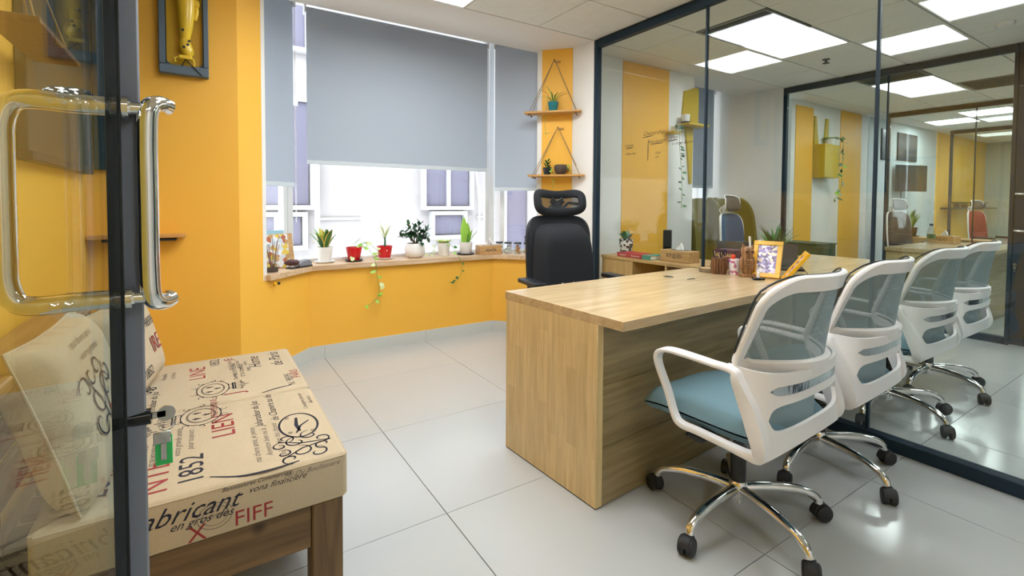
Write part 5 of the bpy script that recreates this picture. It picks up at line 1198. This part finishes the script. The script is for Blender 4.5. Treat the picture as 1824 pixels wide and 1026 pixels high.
for i in range(14): a = 2.4*i; oval((.03*math.cos(a), .03*math.sin(a), z), (math.cos(a), math.sin(a), .3), (0, 0, 1), .08, .07, .6).obj('leaf', 'leaf' if i % 2 else 'leafl', t)
vine(t, [(.05, -.03, z), (.12, -.10, z), (.13, -.10, -.2), (.12, -.10, -.45), (.08, -.10, -.62), (-.08, -.10, -.75)], ['leaf', 'leafd', 'leafl'], 22, .075, .003)
t = thing('green_sideboard', 'dark green low sideboard just behind the second partition post', 'sideboard', (6.12, 2.86, 0)); MB().box(-.16, .16, -.16, .30, .10, .728, .006).obj('body', 'greenfab', t); MB().box(-.17, .17, -.17, .31, .7285, .745, .004).obj('top_board', 'greenfab', t)
for sx in (-1, 1):
    for y in (-.12, .26): MB().lathe([(.012, 0), (.018, .10)], 8, c=(sx*.12, y, 0)).obj('leg', 'black', t)
# ------------------------------------------------------------------ fourth office
t = thing('cabinet', 'brown wooden cabinet with an open dark bay in the fourth office', 'cabinet', (9.0, 2.70, 0))
MB().box(-.22, .22, -.75, .42, .70, .722, .002).obj('cabinet_top', 'oak', t)
for a in ((.39, .41), (-.18, -.16), (-.45, -.43), (-.74, -.72)): MB().box(-.215, .215, a[0], a[1], 0, .699).obj('side_panel', 'darkwood', t)
MB().box(-.214, -.19, -.159, .389, .02, .699).obj('back_panel', 'oak', t)
t, z = pot('leafy_plant', 'bushy green pot plant standing on the far brown cabinet', (8.98, 2.86, .7225), .07, .09, .13, 'stone', 'potdark', .12)
for i in range(26): a = 2.4*i; blade((.03*math.cos(a), .03*math.sin(a), z), a, .05+.5*(i % 5)/5, random.uniform(.18, .30), .045, .3, 6).obj('leaf', 'leaf' if i % 3 else 'leafl', t)
t = thing('water_bottle', 'clear water bottle with a blue band on the third office desk', 'bottle', (6.75, 1.96, ZD+.001)); MB().lathe([(.036, 0), (.038, .01), (.038, .14), (.016, .185), (.014, .20)], 18).obj('body', 'jar', t); MB().lathe([(.016, .20), (.016, .222)], 14).obj('cap', 'blue', t); MB().lathe([(.0385, .06), (.0385, .11)], 18).obj('band', 'leafj', t)
t = thing('wall_tv', 'black television on a wall arm in the fourth office', 'television', (10.0, 3.34, 1.42), 0)
MB().box(-.36, .36, -.05, 0, 0, .44, .006).xf(Matrix.Translation((.02, -.12, 0)) @ Matrix.Rotation(math.radians(-14), 4, 'Z')).obj('screen_panel', 'screen', t); MB().box(-.05, .05, -.12, -.002, .15, .28).obj('wall_arm', 'black', t)
MB().tube(smooth([(-.1, -.05, .02), (-.05, -.03, -.15), (.05, -.01, -.25), (-.05, -.01, -.30)], 5), .006, 6).obj('cable', 'black', t)
for (x, z0, w_, h_, lb) in ((10.22, 1.95, .82, .46, 'large dark framed picture on the fourth office wall'), (9.26, 1.92, .16, .5, 'narrow dark framed picture half hidden by the partition post')):
    t = thing('framed_picture', lb, 'picture', (x, 3.34, z0)); MB().box(-w_/2, w_/2, -.02, -.001, 0, h_, .003).obj('frame', 'black', t); MB().box(-w_/2+.025, w_/2-.025, -.0215, -.02, .025, h_-.025).obj('picture_print', 'picture', t)
t = thing('glass_shelf', 'dark shelf with small plants against the last yellow wall', 'shelf', (13.2, 3.34, 1.12)); MB().box(-1.3, 1.3, -.25, -.002, 0, .03, .002).obj('board', 'slate', t)
for i, x in enumerate((12.3, 12.75, 13.3, 13.9)):
    t, z = pot('shelf_plant', ['little pot plant at the left end of the far shelf', 'little pot plant second on the far shelf', 'little pot plant third on the far shelf', 'little pot plant at the right end of the far shelf'][i], (x, 3.2, 1.1505), .05, .06, .07, 'potdark', group='plants on the far shelf')
    for k in range(10): a = 2.4*k; oval((.02*math.cos(a), .02*math.sin(a), z), (math.cos(a), math.sin(a), .5), (0, 0, 1), .10, .07).obj('leaf', 'leafj' if k % 2 else 'leaf', t)
# handwriting on the partition glass
wr = MB()
def wtxt(s, y, z, size, sh=.4): wr.merge(textmb(s, size, sh), Matrix.Translation((P1-.0058, y, z)) @ Matrix.Rotation(-PI/2, 4, 'Z') @ Matrix.Rotation(PI/2, 4, 'X'))
wtxt('Ownership', 2.455, 1.722, .045); wtxt('Reputation', 2.43, 1.658, .036); wtxt('Plan', 2.27, 1.668, .036); wtxt('Vision', 2.70, 1.648, .036); wtxt('- Client list', 2.69, 1.585, .026); wtxt('- Sales', 2.42, 1.572, .026); wtxt('- HR', 2.43, 1.540, .026); wtxt('o origin & plan', 2.20, 1.625, .03)
for (y0, z0, y1, z1_) in ((2.56, 1.695, 2.46, 1.703), (2.505, 1.68, 2.507, 1.52), (2.48, 1.638, 2.37, 1.640), (2.73, 1.628, 2.66, 1.630), (2.32, 1.645, 2.24, 1.65)):
    wr.merge(stroke2([(-y0, z0), (-(y0+y1)/2, (z0+z1_)/2+.001), (-y1, z1_)], .0035), Matrix(((0, 0, 1, P1-.0058), (-1, 0, 0, 0), (0, 1, 0, 0), (0, 0, 0, 1))))
wo = wr.obj('handwriting', 'marker'); wo['kind'] = 'stuff'; tag(wo, 'dark marker handwriting on the partition glass in front of the yellow stripe', 'writing')
